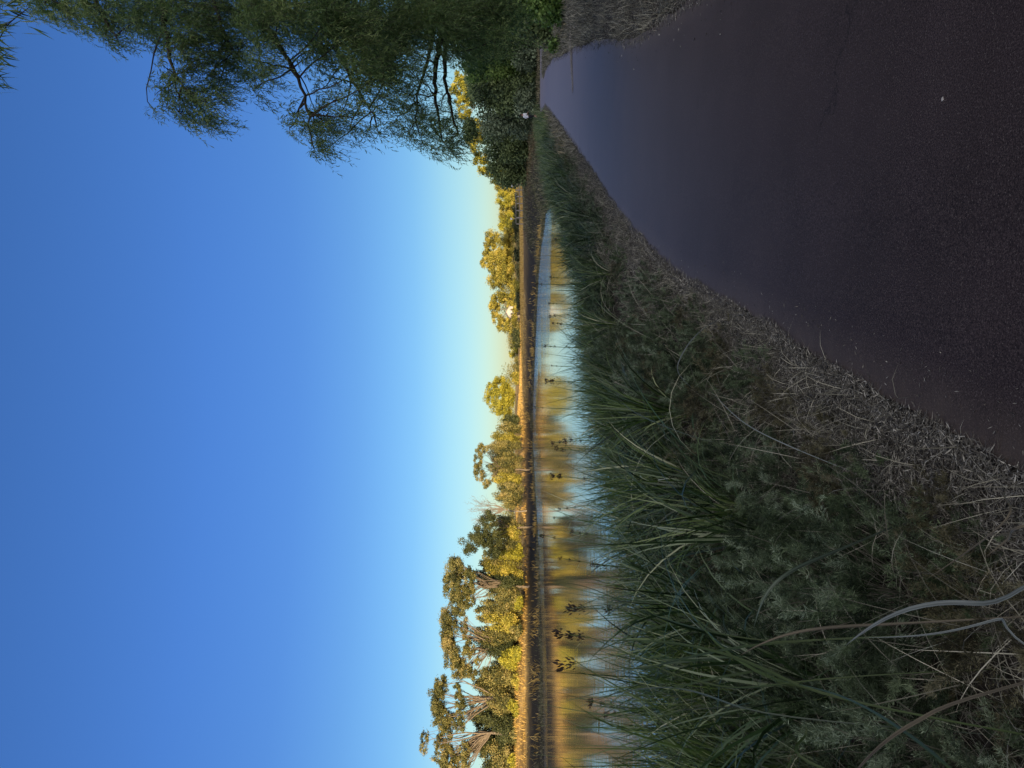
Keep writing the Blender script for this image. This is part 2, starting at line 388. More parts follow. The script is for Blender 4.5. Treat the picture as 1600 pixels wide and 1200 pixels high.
# ------------------------------------------------------------------ water
wx = axis(-110, 30, .8, -12, 20, 1.06); wy = axis(-14, 160, .8, 0, 60, 1.03)
WX, WY = np.meshgrid(wx, wy); wp = np.stack([WX.ravel(), WY.ravel()], 1)
fd = seg_dist(wp, FAR)
mb = MB(); a = (np.arange(len(wy) - 1)[:, None] * len(wx) + np.arange(len(wx) - 1)[None, :]).ravel()
mb.add(np.concatenate([wp, np.full((len(wp), 1), WATER_Z)], 1), np.stack([a, a + 1, a + len(wx) + 1, a + len(wx)], 1), np.clip(fd / 60, 0, 1))
mt, n, l, p = node_mat('pond_water')
tc = n.new('ShaderNodeTexCoord')
def wv(scale, sx, sy, detail=3):
    mp = n.new('ShaderNodeMapping'); mp.inputs['Scale'].default_value = (sx, sy, 1); l.new(tc.outputs['Object'], mp.inputs[0])
    z = n.new('ShaderNodeTexNoise'); z.inputs['Scale'].default_value = scale; z.inputs['Detail'].default_value = detail; l.new(mp.outputs[0], z.inputs['Vector']); return z
w1 = wv(2.4, .5, 1, 3); w2 = wv(.35, .4, 1.2, 3)
ad = n.new('ShaderNodeMath'); ad.operation = 'MULTIPLY_ADD'; ad.inputs[1].default_value = 1.3; l.new(w2.outputs[0], ad.inputs[0]); l.new(w1.outputs[0], ad.inputs[2])
sa = n.new('ShaderNodeAttribute'); sa.attribute_name = 'rnd'
wn_ = wv(.06, .5, 1.6, 3)
s2 = n.new('ShaderNodeMath'); s2.operation = 'MULTIPLY_ADD'; s2.inputs[1].default_value = .22; l.new(wn_.outputs[0], s2.inputs[0]); l.new(sa.outputs['Fac'], s2.inputs[2])
rs = ramp(n, [(.08, (.15, .15, .15)), (.13, (1, 1, 1)), (.22, (1, 1, 1)), (.36, (.05, .05, .05)), (.7, (.035, .035, .035)), (1, (.06, .06, .06))]); l.new(s2.outputs[0], rs.inputs[0])
bp = n.new('ShaderNodeBump'); bp.inputs['Distance'].default_value = .10; l.new(rs.outputs[0], bp.inputs['Strength']); l.new(ad.outputs[0], bp.inputs['Height']); l.new(bp.outputs[0], p.inputs['Normal'])
p.inputs['Base Color'].default_value = (.055, .058, .056, 1); p.inputs['Roughness'].default_value = .06; p.inputs['IOR'].default_value = 1.45
tag(mb.build('water', mt, smooth=True), kind='structure')

# ------------------------------------------------------------------ foliage materials
M_GOLD = leaf_mat('sunlit_gum_leaves', [(.06, .065, .012), (.20, .19, .035), (.42, .37, .06), (.52, .42, .11)], .25)
M_GUM = leaf_mat('grey_green_gum_leaves', [(.025, .035, .012), (.10, .105, .035), (.25, .23, .075), (.38, .31, .13)], .25)
M_MID = leaf_mat('olive_gum_leaves', [(.02, .03, .01), (.07, .08, .028), (.17, .17, .055), (.32, .28, .11)], .25)
M_DARK = leaf_mat('dark_gum_leaves', [(.02, .03, .012), (.05, .065, .025), (.11, .12, .045)], .2)
M_YELL = leaf_mat('yellow_green_leaves', [(.09, .10, .015), (.32, .31, .04), (.50, .45, .06)], .3)
M_SHRUB = leaf_mat('deep_green_shrub_leaves', [(.015, .03, .012), (.07, .105, .04), (.18, .235, .09), (.26, .32, .13)], .25)
M_NEAR = leaf_mat('peppermint_leaves', [(.035, .07, .02), (.09, .16, .05), (.17, .25, .075), (.27, .33, .11)], .42, .5)
M_BARK = plain('grey_bark', (.16, .13, .10), .9, .35, 6, .4)
M_BARKD = plain('dark_bark', (.035, .028, .022), .9, .35, 9, .4)
M_PALE = plain('pale_bark', (.40, .32, .24), .85, .25, 3)

# ------------------------------------------------------------------ far trees
def leaf_cloud(mb, c, r, nl, ls, sub=7, hollow=.55, flat=1.0, ragged=0):
    """leaf quads spread through a cluster of lobes round centre c with radii r"""
    c = np.asarray(c, float); r = np.broadcast_to(r, (3,)).astype(float)
    lob = rsph(sub) * rng.uniform(.4, .85, (sub, 1)) * r + c; lr = rng.uniform(.42, .68, sub) * (1 - .42 * ragged) * rng.uniform(1 - .4 * ragged, 1, sub)
    k = rng.integers(0, sub, nl); u = rsph(nl)
    P = lob[k] + u * r * lr[k][:, None] * (hollow + (1 - hollow) * rng.random((nl, 1))) * rng.uniform(.8, 1.1, (nl, 1))
    if ragged: P = P + rsph(nl) * (rng.random((nl, 1)) < .22) * r * .3 * rng.random((nl, 1))
    D = norm(rsph(nl) + np.array([0, 0, -.25])); Nn = norm(u + .7 * rsph(nl))
    tone = rng.normal(0, .2, sub)
    add_kites(mb, P, D, Nn, rng.uniform(.6, 1.3, nl) * ls, rng.uniform(.45, .8, nl) * ls, np.clip(.5 + tone[k] + rng.normal(0, .2, nl), 0, 1))
    return lob

def shoreY(py):
    best = 0
    for a, b in zip(FAR[:-1], FAR[1:]):
        r = (600 - py) / F; da, db = a[0] - r * a[1], b[0] - r * b[1]
        if da * db <= 0: best = max(best, a[1] + (b[1] - a[1]) * da / (da - db))
    return best

def far_tree(label, mat, base, clumps, fork=.35, bark=M_BARK, dens=1.0, group='trees along the far shore', name='gum_tree', cat='tree', ls=.22, r0=.28, vis=True, twigs=5):
    """base (x,y); clumps list of (px, py, rx_px(vertical), ry_px, Y) in photo terms turned into real metres at depth Y"""
    fy = shoreY(600 - base[0] / base[1] * F) + 9
    if base[1] < fy: base = (base[0] * fy / base[1], fy)
    bz = height(base[0], base[1])[0] - .1
    t = empty(name, (base[0], base[1], bz), label, cat, group)
    crown, wood = MB(), MB()
    cs = []
    if name == 'gum_tree' and len(clumps) > 3 and base[1] < 110:
        clumps = list(clumps) + [(c_[0] + rng.uniform(16, 30), c_[1] + rng.normal(0, 7), c_[2] * .55, c_[3] * .6, c_[4] + rng.normal(0, 1)) for c_ in clumps[::2]]
        clumps = list(clumps) + [((a[0] + b[0]) / 2 + rng.normal(0, 3), (a[1] + b[1]) / 2, a[2] * .75, b[3] * .75, a[4] + rng.normal(0, .8)) for a, b in zip(clumps[:-1], clumps[1:])]
    for (px, py, rv, rh, Y) in clumps:
        c = at(px, py, Y); s = Y / F; cs.append((c, np.array([rh * s, .6 * (rh + rv) * s, rv * s]) * (1.46 if name == 'gum_tree' and Y < 110 else 1.16)))
    top = max(c[2] for c, r in cs)
    fk = np.array([base[0], base[1], bz + (top - bz) * fork]) + np.array([rng.normal(0, .3), rng.normal(0, .3), 0])
    limb(wood, (base[0], base[1], bz - .2), fk, r0, r0 * .75, .03, 5, 0)
    for c, r in cs:
        area = (r[0] * r[2]) ** .5
        nl = int(dens * 900 * (r[0] * r[2]) / (ls * ls * 16)) + 80
        rg = 1 if name == 'gum_tree' else .5
        lob = leaf_cloud(crown, c, r * 1.06, nl, ls * (.9 if rg == 1 else 1), sub=int(max(7, int(5 + area * 3.2)) * (1 + rg)), ragged=rg)
        q = limb(wood, fk, c - np.array([0, 0, r[2] * .5]), r0 * .5, r0 * .16, .1, 8, .5, 5)
        for k in range(min(len(lob), twigs)):
            limb(wood, q[rng.integers(2, 8)], lob[k], r0 * .16, r0 * .06, .14, 6, .3, 4)
    wood.build('trunk', bark, t, smooth=True); crown.build('crown', mat, t)
    return t

def bx(px, py, Y):
    q = at(px, py, Y); return (q[0], Y)

# tall gums on the left of the far bank
far_tree('tall flat-topped gum with bare forked limbs, left neighbour of the dark bushy gum', M_MID, (-28.5, 96),
         [(712, 888, 13, 18, 95), (708, 915, 13, 20, 97), (718, 942, 13, 16, 96), (736, 900, 7, 12, 94)], fork=.3, r0=.22, bark=M_BARK)
far_tree('tall gum with a long level crown over bare fanning limbs, second of the flat-topped gums', M_GUM, (-37.5, 98),
         [(703, 968, 12, 16, 98), (697, 992, 11, 18, 99), (705, 1020, 11, 18, 97), (716, 1044, 12, 14, 98), (733, 1052, 8, 10, 96)], fork=.28, r0=.24)
far_tree('tall gum with a sparse domed crown high above the bushy understory', M_MID, (-44.5, 96),
         [(688, 1072, 10, 14, 96), (683, 1095, 11, 16, 97), (690, 1120, 12, 15, 95), (697, 1140, 11, 12, 96), (720, 1100, 7, 9, 95)], fork=.25, r0=.24, dens=.9)
far_tree('tallest gum on the far bank, with a small separate tuft at its very top', M_GUM, (-49, 95),
         [(663, 1158, 5, 15, 95), (690, 1165, 8, 10, 96), (700, 1188, 12, 16, 95), (725, 1175, 8, 10, 94), (690, 1210, 12, 16, 96)], fork=.28, r0=.24, dens=.8)
far_tree('dark bushy gum with a pointed crown beside the leafless grey tree', M_DARK, (-20.5, 98),
         [(738, 850, 14, 14, 98), (752, 832, 13, 14, 97), (765, 815, 12, 12, 97), (768, 850, 13, 18, 99)], fork=.4, r0=.2)
far_tree('umbrella-shaped gum with a thin domed crown standing above the middle scrub', M_GUM, (-16.5, 132),
         [(752, 703, 9, 12, 131), (746, 722, 8, 13, 132), (749, 741, 9, 12, 133), (760, 756, 8, 8, 131)], fork=.45, r0=.2, dens=.9)
far_tree('round sunlit gum alone at the middle of the far skyline', M_YELL, (-3.6, 205),
         [(783, 597, 12, 12, 203), (771, 606, 11, 11, 204), (765, 620, 9, 12, 206), (775, 638, 11, 12, 203), (790, 648, 10, 10, 204), (792, 620, 11, 24, 202), (784, 622, 13, 16, 201)], fork=.25, ls=.36, dens=1.15)
far_tree('small gold crown low on the skyline in the gap between two big gums', M_YELL, (10, 235), [(803, 548, 7, 12, 235), (806, 535, 5, 8, 236)], fork=.3, ls=.4)
far_tree('biggest round golden gum on the far bank', M_GOLD, (37, 192),
         [(765, 392, 11, 18, 192), (770, 372, 12, 12, 194), (762, 412, 10, 14, 191), (778, 440, 14, 16, 192), (788, 395, 15, 24, 188), (790, 425, 14, 22, 188), (797, 370, 11, 16, 190), (800, 448, 9, 14, 190), (778, 410, 14, 24, 189)], fork=.25, ls=.36, dens=1.25)
far_tree('rounded golden gum beside the white house', M_GOLD, (21, 195),
         [(776, 470, 12, 14, 196), (770, 482, 9, 12, 197), (788, 466, 12, 10, 195), (786, 508, 10, 12, 197), (797, 507, 8, 14, 192), (799, 470, 8, 12, 192), (805, 484, 5, 10, 184), (804, 500, 5, 10, 184), (779, 498, 10, 10, 197)], fork=.3, ls=.36, dens=1.1)
for k, (py, px, rv, rh, Y) in enumerate([(352, 792, 12, 14, 215), (330, 790, 12, 14, 217), (311, 788, 13, 13, 214), (293, 786, 13, 12, 218), (341, 800, 9, 12, 205), (305, 803, 8, 14, 205)]):
    far_tree(nth([4, 3, 2, 1, 6, 5][k]) + ' golden gum from the right in the row beyond the wooden railing', M_GOLD if k % 2 else M_YELL, bx(815, py, Y), [(px, py, rv, rh, Y), (px + 8, py + 4, rv * .7, rh * .8, Y - 2)], group='gums beyond the railing', ls=.36, dens=1.1)
far_tree('lit golden gum just behind the end of the dark hedge', M_YELL, (46, 140), [(760, 262, 12, 12, 140), (775, 276, 12, 10, 140), (748, 246, 12, 10, 141), (790, 270, 12, 14, 138)], ls=.32, dens=1.2)
far_tree('golden gum glimpsed through the ends of the hanging foliage', M_YELL, (52, 138), [(738, 225, 12, 12, 138), (748, 212, 14, 12, 137), (742, 195, 12, 12, 138)], ls=.32, dens=1.1)
far_tree('bright yellow tree seen under the low branches of the near tree', M_YELL, (60, 136), [(716, 122, 11, 10, 136), (712, 140, 10, 10, 137), (722, 160, 11, 12, 136), (728, 178, 10, 10, 136), (735, 140, 14, 24, 134)], ls=.32, dens=1.2)

# leafless tree
def bare_tree():
    b = bx(812, 798, 125); bz = height(*b)[0]
    t = empty('bare_tree', (b[0], b[1], bz), 'leafless pale grey tree with a haze of fine twigs above the scrub', 'tree', 'trees along the far shore')
    wd = MB()
    fk = at(788, 796, 125); limb(wd, (b[0], b[1], bz - .1), fk, .16, .12, .04, 5, 0)
    for k in range(16):
        e = at(rng.uniform(737, 760), rng.uniform(775, 822), rng.uniform(123, 127)); p1 = limb(wd, fk, e, .07, .02, .1, 9, .3, 5)
        for j in range(9):
            s = p1[rng.integers(3, 9)]; e2 = s + norm(rng.normal(0, 1, 3) + (e - fk) / 3) * rng.uniform(.6, 1.6)
            p2 = limb(wd, s, e2, .022, .009, .12, 5, .1, 3)
            for i in range(3):
                limb(wd, p2[rng.integers(1, 5)], e2 + rng.normal(0, .45, 3), .010, .006, .1, 3, 0, 3)
    wd.build('trunk', plain('grey_dead_wood', (.20, .175, .15), .9, .2), t, smooth=True)
bare_tree()

# scrub under and between the gums
SCRUB = [M_GUM, M_GOLD, M_DARK, M_YELL, M_GUM]
LBL = ['bushy grey-green scrub gum growing along the far bank', 'olive and gold bush growing along the far bank', 'dark green bush growing along the far bank', 'bright yellow-green bush growing along the far bank', 'bushy grey-green scrub gum growing along the far bank']
SC_N = [0]
def scrub(py, px, rv, rh, Y, k, dens=1.0, ls=.24):
    Y = max(Y, shoreY(py) + 10); SC_N[0] += 1
    far_tree(['grey-green', 'olive gold', 'dark green', 'bright yellow-green', 'dull green'][k] + ' scrub bush, ' + nth(SC_N[0]) + ' counting along the far bank', SCRUB[k], bx(815, py, Y), [(px, py - rh * .35, rv, rh * .75, Y), (px + rv * .25, py + rh * .4, rv * .8, rh * .7, Y - .8), (px + rv * .7, py, rv * .5, rh * .8, Y - 1.5), ((px + 815) / 2, py, max((815 - px) / 2, 3), rh * .9, Y - 1)],
             fork=.2, bark=M_BARKD, name='scrub_bush', cat='bush', group='scrub bushes along the far bank', ls=ls, r0=.1, dens=dens, twigs=2)
for args in [(1165, 745, 18, 14, 101, 0), (1125, 750, 18, 13, 101, 2), (1062, 752, 16, 12, 101, 4), (1000, 752, 18, 14, 101, 2), (960, 755, 16, 12, 101, 0), (905, 758, 16, 12, 102, 2), (880, 762, 14, 10, 101, 4), (1205, 778, 26, 18, 97, 2), (1180, 782, 24, 16, 96, 4), (1158, 765, 30, 18, 99, 2), (1135, 785, 24, 15, 95, 2), (1118, 770, 26, 15, 98, 2), (1095, 782, 22, 15, 96, 4), (1072, 764, 24, 15, 99, 0), (1052, 775, 24, 14, 97, 4),
             (1030, 790, 18, 13, 95, 3), (1012, 776, 22, 14, 98, 2), (994, 770, 26, 12, 99, 4), (972, 782, 22, 14, 96, 1), (950, 776, 24, 14, 98, 0), (930, 785, 20, 13, 96, 4), (912, 772, 22, 13, 99, 2), (892, 778, 22, 13, 97, 1), (872, 785, 20, 12, 96, 3), (855, 780, 20, 12, 98, 4),
             (835, 790, 16, 11, 100, 1), (818, 785, 18, 11, 104, 0), (780, 790, 17, 12, 108, 4), (765, 792, 15, 10, 112, 0), (750, 786, 18, 11, 122, 1), (733, 780, 20, 12, 128, 4), (716, 782, 20, 11, 130, 0), (700, 778, 20, 10, 134, 4), (686, 786, 17, 10, 142, 1), (670, 792, 13, 9, 155, 4), (657, 797, 11, 9, 165, 2),
             (1190, 804, 9, 14, 91, 3), (1150, 806, 8, 12, 91, 0), (1108, 805, 9, 12, 91, 3), (1065, 807, 8, 12, 92, 1), (1022, 806, 9, 11, 92, 3), (985, 806, 8, 10, 93, 0), (940, 807, 8, 10, 94, 3), (900, 807, 8, 9, 95, 1), (860, 808, 7, 9, 96, 3),
             (575, 806, 6, 7, 215, 4), (590, 806, 7, 9, 205, 1), (562, 808, 4, 6, 230, 0), (525, 806, 8, 9, 180, 2), (512, 806, 8, 9, 185, 4), (536, 808, 7, 7, 175, 2),
             (470, 809, 5, 12, 176, 2), (447, 808, 6, 13, 178, 1), (423, 809, 5, 13, 175, 4), (400, 808, 6, 13, 177, 2), (376, 809, 5, 12, 176, 0), (355, 808, 7, 12, 180, 2), (335, 808, 8, 12, 160, 2), (314, 809, 6, 12, 170, 4)]:
    py, px, rv, rh, Y, k = args; scrub(py, px, rv, rh, Y, k, ls=.24 if Y < 150 else .34)

# dark shrubs at the right, beyond the bend of the path
def shrub(label, px, py, rv, rh, Y, mat=M_SHRUB, ls=.12, dens=1.0, name='shrub', group='dark shrubs beyond the bend'):
    c = at(px, py, Y); s = Y / F; r = np.array([rh * s, (rh + rv) * .5 * s * .8, rv * s])
    bz = height(c[0], c[1])[0]
    t = empty(name, (c[0], c[1], bz), label, 'shrub', group)
    cr, wd = MB(), MB()
    nl = int(dens * 800 * r[0] * r[2] / (ls * ls * 9))
    lob = leaf_cloud(cr, c, r * 1.05, nl, ls, sub=34, ragged=.5)
    low = np.array([c[0], c[1], (bz + c[2] - r[2]) / 2 + .2])
    if c[2] - r[2] * .8 > bz: leaf_cloud(cr, (c[0], c[1] - .2, bz + (c[2] - bz) * .45), (r[0] * 1.05, r[1] * .9, (c[2] - bz) * .55), nl // 2, ls, sub=18)
    for k in range(5): limb(wd, (c[0] + rng.normal(0, .1), c[1] + rng.normal(0, .1), bz - .1), lob[k], .07, .015, .1, 6, .2, 5)
    wd.build('stem', M_BARKD, t, smooth=True); cr.build('foliage', mat, t)
M_SH2 = leaf_mat('blue_green_shrub_leaves', [(.02, .035, .022), (.09, .125, .07), (.21, .26, .15), (.28, .34, .21)], .25)
M_SH3 = leaf_mat('bright_green_shrub_leaves', [(.015, .04, .008), (.07, .14, .026), (.16, .26, .06), (.24, .34, .09)], .3)
for i, (px, py, rv, rh, Y, mt_, lb) in enumerate([
    (792, 268, 28, 26, 84, M_SHRUB, 'end shrub of the dark hedge, next to the wooden railing'),
    (783, 228, 38, 26, 80, M_SHRUB, 'tall rounded dark shrub, second from the railing'),
    (790, 190, 42, 26, 74, M_SH2, 'blue-green drooping shrub right behind the walking person'),
    (775, 150, 42, 30, 70, M_SHRUB, 'dark shrub with drooping foliage to the right of the person'),
    (770, 105, 45, 32, 70, M_SH3, 'greener tall shrub above the far bend of the path'),
    (775, 60, 50, 32, 66, M_SHRUB, 'dark broad shrub at the inside of the bend'),
    (760, 20, 70, 34, 40, M_SH3, 'large mid-green shrub beneath the hanging foliage'),
    (823, 158, 18, 26, 68, M_SH2, 'low twiggy grey shrub at the far edge of the path beside the person'),
    (824, 122, 20, 24, 68, M_SHRUB, 'low shrub behind the pale path edge'),
    (824, 84, 24, 26, 66, M_SH2, 'low grey-green shrub where the path starts to bend'),
    (835, 40, 36, 28, 34, M_SHRUB, 'dark shrub behind the dry verge'),
    (845, 4, 46, 30, 25, M_SH3, 'green ferny shrub cut by the right edge of the view'),
    (872, 70, 14, 12, 28, M_SH3, 'small bright green bush on the verge by the pale streak'),
    (735, 205, 12, 20, 92, M_SHRUB, 'upper dark shrub peeping over the hedge'),
    (745, 120, 22, 40, 88, M_SHRUB, 'tall back shrub under the yellow tree')]):
    shrub(lb, px, py, rv, rh, Y, mt_, ls=.10 + Y * .0024, dens=1.15)

# ------------------------------------------------------------------ near peppermint tree overhanging from the right
def near_tree():
    base = np.array([9.6, 12.6, -.1])
    t = empty('peppermint_tree', base, 'big drooping narrow-leaved tree hanging over the path from the right', 'tree')
    wood, leaf, tw = MB(), MB(), MB()
    top = np.array([9.3, 12.3, 3.4]); tube(wood, bez(base, base + [.15, 0, 1.2], top - [.3, 0, 1], top, 9), np.linspace(.34, .24, 9), 10)
    trunk2 = np.array([9.0, 11.6, 6.2]); tube(wood, bez(top, top + [.2, 0, 1], trunk2 - [0, 0, 1], trunk2, 8), np.linspace(.24, .15, 8), 8)
    def main(pts, r0, r1):
        P = np.array(pts, float); k = np.linspace(0, len(P) - 1, 26); i = np.clip(k.astype(int), 0, len(P) - 2); f = (k - i)[:, None]
        Pm = np.vstack([2 * P[0] - P[1], P, 2 * P[-1] - P[-2]])
        a, b, c, d = Pm[i], Pm[i + 1], Pm[i + 2], Pm[i + 3]
        Q = .5 * (2 * b + (c - a) * f + (2 * a - 5 * b + 4 * c - d) * f ** 2 + (3 * b - a - 3 * c + d) * f ** 3)
        Q[1:-1] += rng.normal(0, .012, (24, 3)); tube(wood, Q, np.linspace(r0, r1, 26), 7); return Q
    B = []
    B.append(main([trunk2, at(385, -60, 10.6), at(398, 10, 10.2), at(425, 55, 10), at(455, 105, 9.8), at(478, 160, 9.7), at(482, 195, 9.6)], .062, .010))
    B.append(main([trunk2, at(392, -20, 10.8), at(412, 28, 10.4), at(438, 72, 10.1), at(462, 112, 10)], .06, .02))
    B.append(main([trunk2, at(262, -60, 10.4), at(257, 20, 10), at(262, 75, 9.8), at(270, 105, 9.7), at(285, 135, 9.6)], .06, .01))
    B.append(main([top, at(520, 0, 11.5), at(525, 70, 11), at(540, 105, 10.8), at(565, 150, 10.6), at(585, 180, 10.5)], .052, .010))
    B.append(main([top, at(690, -20, 12), at(688, 60, 11.7), at(680, 110, 11.5), at(682, 160, 11.4), at(690, 215, 11.2)], .075, .014))
    B.append(main([top, at(680, 0, 12.5), at(672, 80, 12.2), at(655, 140, 12), at(650, 190, 11.8)], .052, .012))
    B.append(main([top, at(700, 0, 12), at(694, 90, 12), at(700, 150, 11.8), at(716, 210, 11.6)], .06, .015))
    B.append(main([trunk2, at(330, -60, 10.9), at(335, 0, 10.5), at(350, 50, 10.2), at(375, 95, 10)], .05, .01))
    B.append(main([trunk2, at(180, -80, 10.2), at(150, -10, 9.8), at(165, 30, 9.6), at(183, 62, 9.5)], .05, .008))
    B.append(main([trunk2, at(120, -90, 9.8), at(80, -20, 9.6), at(70, 5, 9.5)], .05, .008))
    allB = np.vstack(B)
    CL = [(60, -8, 30, 1.2), (90, 6, 26, 1.1), (385, 20, 36, 1.2), (410, 50, 30, 1.1), (345, 85, 30, 1.1), (290, 140, 24, 1), (500, 180, 20, .8), (130, 0, 26, 1), (215, 0, 34, 1.3), (270, -5, 34, 1.3), (320, 5, 34, 1.2), (395, 5, 30, 1.1), (165, 25, 26, 1), (300, 50, 30, 1), (440, 10, 34, 1.3), (60, 4, 24, .7), (105, 12, 26, .9), (135, 22, 24, .8), (150, 38, 20, .8), (176, 62, 11, .7), (165, 50, 14, .7), (190, 12, 34, 1), (215, 30, 30, 1.1), (240, 52, 24, 1), (255, 72, 16, .8), (250, 12, 34, 1.2),
          (290, 25, 36, 1.1), (325, 40, 32, 1), (350, 60, 26, .8), (283, 70, 26, 1), (300, 100, 26, .9), (262, 108, 18, .7), (252, 140, 17, .8), (262, 162, 16, .8), (282, 178, 16, .9), (303, 188, 14, .9), (322, 182, 14, .8), (322, 160, 20, .8), (300, 150, 24, .8),
          (340, 138, 20, 1), (332, 112, 24, 1), (348, 158, 12, .7), (238, 168, 9, .4), (330, 196, 8, .5), (370, 30, 34, .9), (372, 75, 26, .9), (385, 115, 20, .9), (398, 138, 14, .8), (415, 118, 18, .8), (405, 95, 20, .8), (425, 30, 30, 1), (350, 10, 40, 1),
          (460, 178, 16, .8), (478, 196, 18, 1), (498, 215, 18, 1.1), (512, 196, 18, .9), (490, 232, 10, .7), (452, 200, 12, .6), (508, 234, 9, .6), (532, 180, 15, .8), (525, 158, 16, .6), (548, 196, 13, .7), (560, 178, 13, .6), (575, 202, 10, .5), (592, 208, 8, .4),
          (470, 45, 40, 1.4), (510, 25, 44, 1.6), (480, 90, 22, .9), (505, 72, 30, 1.2), (545, 60, 34, 1.3), (520, 120, 20, .5), (500, 140, 18, .35), (550, 110, 26, .9), (575, 130, 22, .9), (600, 100, 30, 1.2), (560, 150, 16, .6), (590, 165, 18, .8), (580, 30, 44, 1.6), (620, 60, 40, 1.6), (640, 110, 24, .8), (615, 140, 24, 1.1),
          (630, 170, 24, 1.1), (612, 195, 16, .8), (640, 205, 20, 1.1), (660, 222, 16, 1), (682, 232, 14, 1), (705, 235, 12, .9), (700, 210, 20, 1.2), (675, 195, 22, 1), (720, 215, 13, 1), (712, 185, 16, .6), (660, 180, 22, .8), (645, 145, 20, .5), (690, 160, 18, .35), (665, 120, 16, .3),
          (660, 30, 50, 1.8), (700, 40, 44, 1.6), (730, 20, 40, 1.6), (735, 62, 34, 1.3), (770, 15, 40, 1.2), (700, 85, 20, .5), (625, 20, 46, 1.6), (775, 60, 30, 1)]
    for (px, py, r, dn) in CL:
        Y = rng.uniform(9.2, 11.2) + (1.5 if px > 600 else 0); c = at(px, py, Y); rr = r * Y / F
        nt_ = int(62 * dn * (r / 25) ** 1.8) + 6
        # branchlet reaching the clump
        j = allB[np.argmin(np.linalg.norm(allB - c, axis=1))]
        limb(wood, j, c, .016, .006, .08, 7, .2, 4)
        for k in range(3): limb(wood, c, c + rsph(1)[0] * rr * .8, .007, .003, .1, 4, .1, 3)
        st = c + rsph(nt_) * rr * rng.uniform(.1, .95, (nt_, 1)) * np.array([1, 1.6, 1])
        out = norm(st - c + rng.normal(0, .4, (nt_, 3)) * rr + np.array([-.12, 0, 0]) * rr * 2)
        Lt = rng.uniform(.18, .42, nt_); M = 15; tpar = (np.arange(M) + .5) / M
        # drooping twig
        tw_p = st[:, None] + out[:, None] * (Lt[:, None] * tpar)[..., None] * .8 - np.array([0, 0, 1.]) * (Lt[:, None] * tpar ** 1.8)[..., None] * .8
        tdir = norm(np.gradient(tw_p, axis=1))
        V = np.stack([tw_p - [0.0012, 0, 0], tw_p + [0.0012, 0, 0]], 2)
        i0 = np.arange(nt_)[:, None] * M * 2 + np.arange(M - 1)[None] * 2
        tw.add(V.reshape(-1, 3), np.stack([i0, i0 + 1, i0 + 3, i0 + 2], -1).reshape(-1, 4))
        n_ = nt_ * M; side = rsph(n_)
        D = norm(tdir.reshape(-1, 3) * .6 + side * .75 + np.array([0, 0, -.22]))
        add_kites(leaf, tw_p.reshape(-1, 3), D, rsph(n_), rng.uniform(.05, .10, n_), rng.uniform(.009, .015, n_), np.clip(rng.normal(.5, .2, n_) + rng.normal(0, .12), 0, 1))
    # inner crown behind the front sprays and outside the frame
    for k in range(26):
        px = rng.uniform(420, 800); py = rng.uniform(-260, 60) if k % 2 else rng.uniform(-40, 110) - abs(px - 640) * .1; Y = rng.uniform(12.5, 15.5)
        if 380 < px < 480: py -= 60
        c = at(px, py, Y); leaf_cloud(leaf, c, rng.uniform(.5, .8), 1500, .085, sub=6)
    for k in range(16):
        c = np.array([rng.uniform(7.8, 13), rng.uniform(10.5, 16), rng.uniform(3.5, 10)]); 
        if c[0] / c[1] > .66: leaf_cloud(leaf, c, rng.uniform(.9, 1.4), 1600, .12, sub=6)
    wood.build('trunk', M_BARKD, t, smooth=True); tw.build('twigs', M_BARKD, t); leaf.build('crown', M_NEAR, t)
    # near bough with longer leaves reaching in at the top corner
    bw, bl = MB(), MB()
    P = bez(trunk2, np.array([7.5, 9, 6.8]), at(-80, -160, 6.0), at(-40, 40, 5.0), 12); tube(bw, P, np.linspace(.05, .008, 12), 6)
    P2_ = bez(P[9], at(-50, 60, 5.0), at(-40, 100, 4.9), at(-30, 128, 4.9), 8); tube(bw, P2_, np.linspace(.012, .004, 8), 5)
    for (px, py, nn) in [(-25, 30, 40), (-18, 48, 34), (-22, 75, 30), (-16, 86, 26), (-26, 112, 30), (-20, 122, 22), (0, 8, 40), (18, 4, 30), (-40, 60, 30), (45, 12, 12), (28, 24, 10)]:
        c = at(px, py, 5 + rng.normal(0, .15)); limb(bw, P2_[rng.integers(0, 8)], c, .005, .003, .1, 5, 0, 3)
        D = norm(np.array([-.15, 0, -1.0]) + rng.normal(0, .45, (nn, 3)))
        add_kites(bl, c + rng.normal(0, .045, (nn, 3)), D, rsph(nn), rng.uniform(.10, .19, nn), rng.uniform(.010, .016, nn))
    b = bw.build('hanging_bough', M_BARKD, t, smooth=True); o = bl.build('foliage', M_NEAR, t)
near_tree()

# ------------------------------------------------------------------ near bank vegetation
M_SEDGE = leaf_mat('sedge_blades', [(.006, .014, .004), (.024, .052, .010), (.06, .11, .02), (.12, .18, .045), (.22, .27, .11), (.48, .48, .33)], .25, .42, .5)
M_SEDGE2 = leaf_mat('blue_sedge_blades', [(.006, .015, .004), (.020, .042, .012), (.045, .085, .028), (.10, .15, .06), (.34, .38, .25)], .25, .4, .5)
M_STRAW = leaf_mat('dry_straw', [(.03, .029, .02), (.095, .092, .068), (.20, .195, .145), (.42, .41, .31)], .1, .7)
M_LIT = leaf_mat('bark_litter', [(.014, .013, .010), (.055, .051, .040), (.14, .132, .105), (.44, .43, .36)], 0, .8)
M_FEATH = leaf_mat('feathery_sage_leaves', [(.012, .022, .009), (.04, .064, .026), (.10, .145, .065), (.25, .32, .18)], .3, .6)
M_FEATH2 = leaf_mat('pale_feathery_leaves', [(.02, .032, .014), (.065, .095, .045), (.15, .20, .11), (.34, .42, .28)], .3, .6)
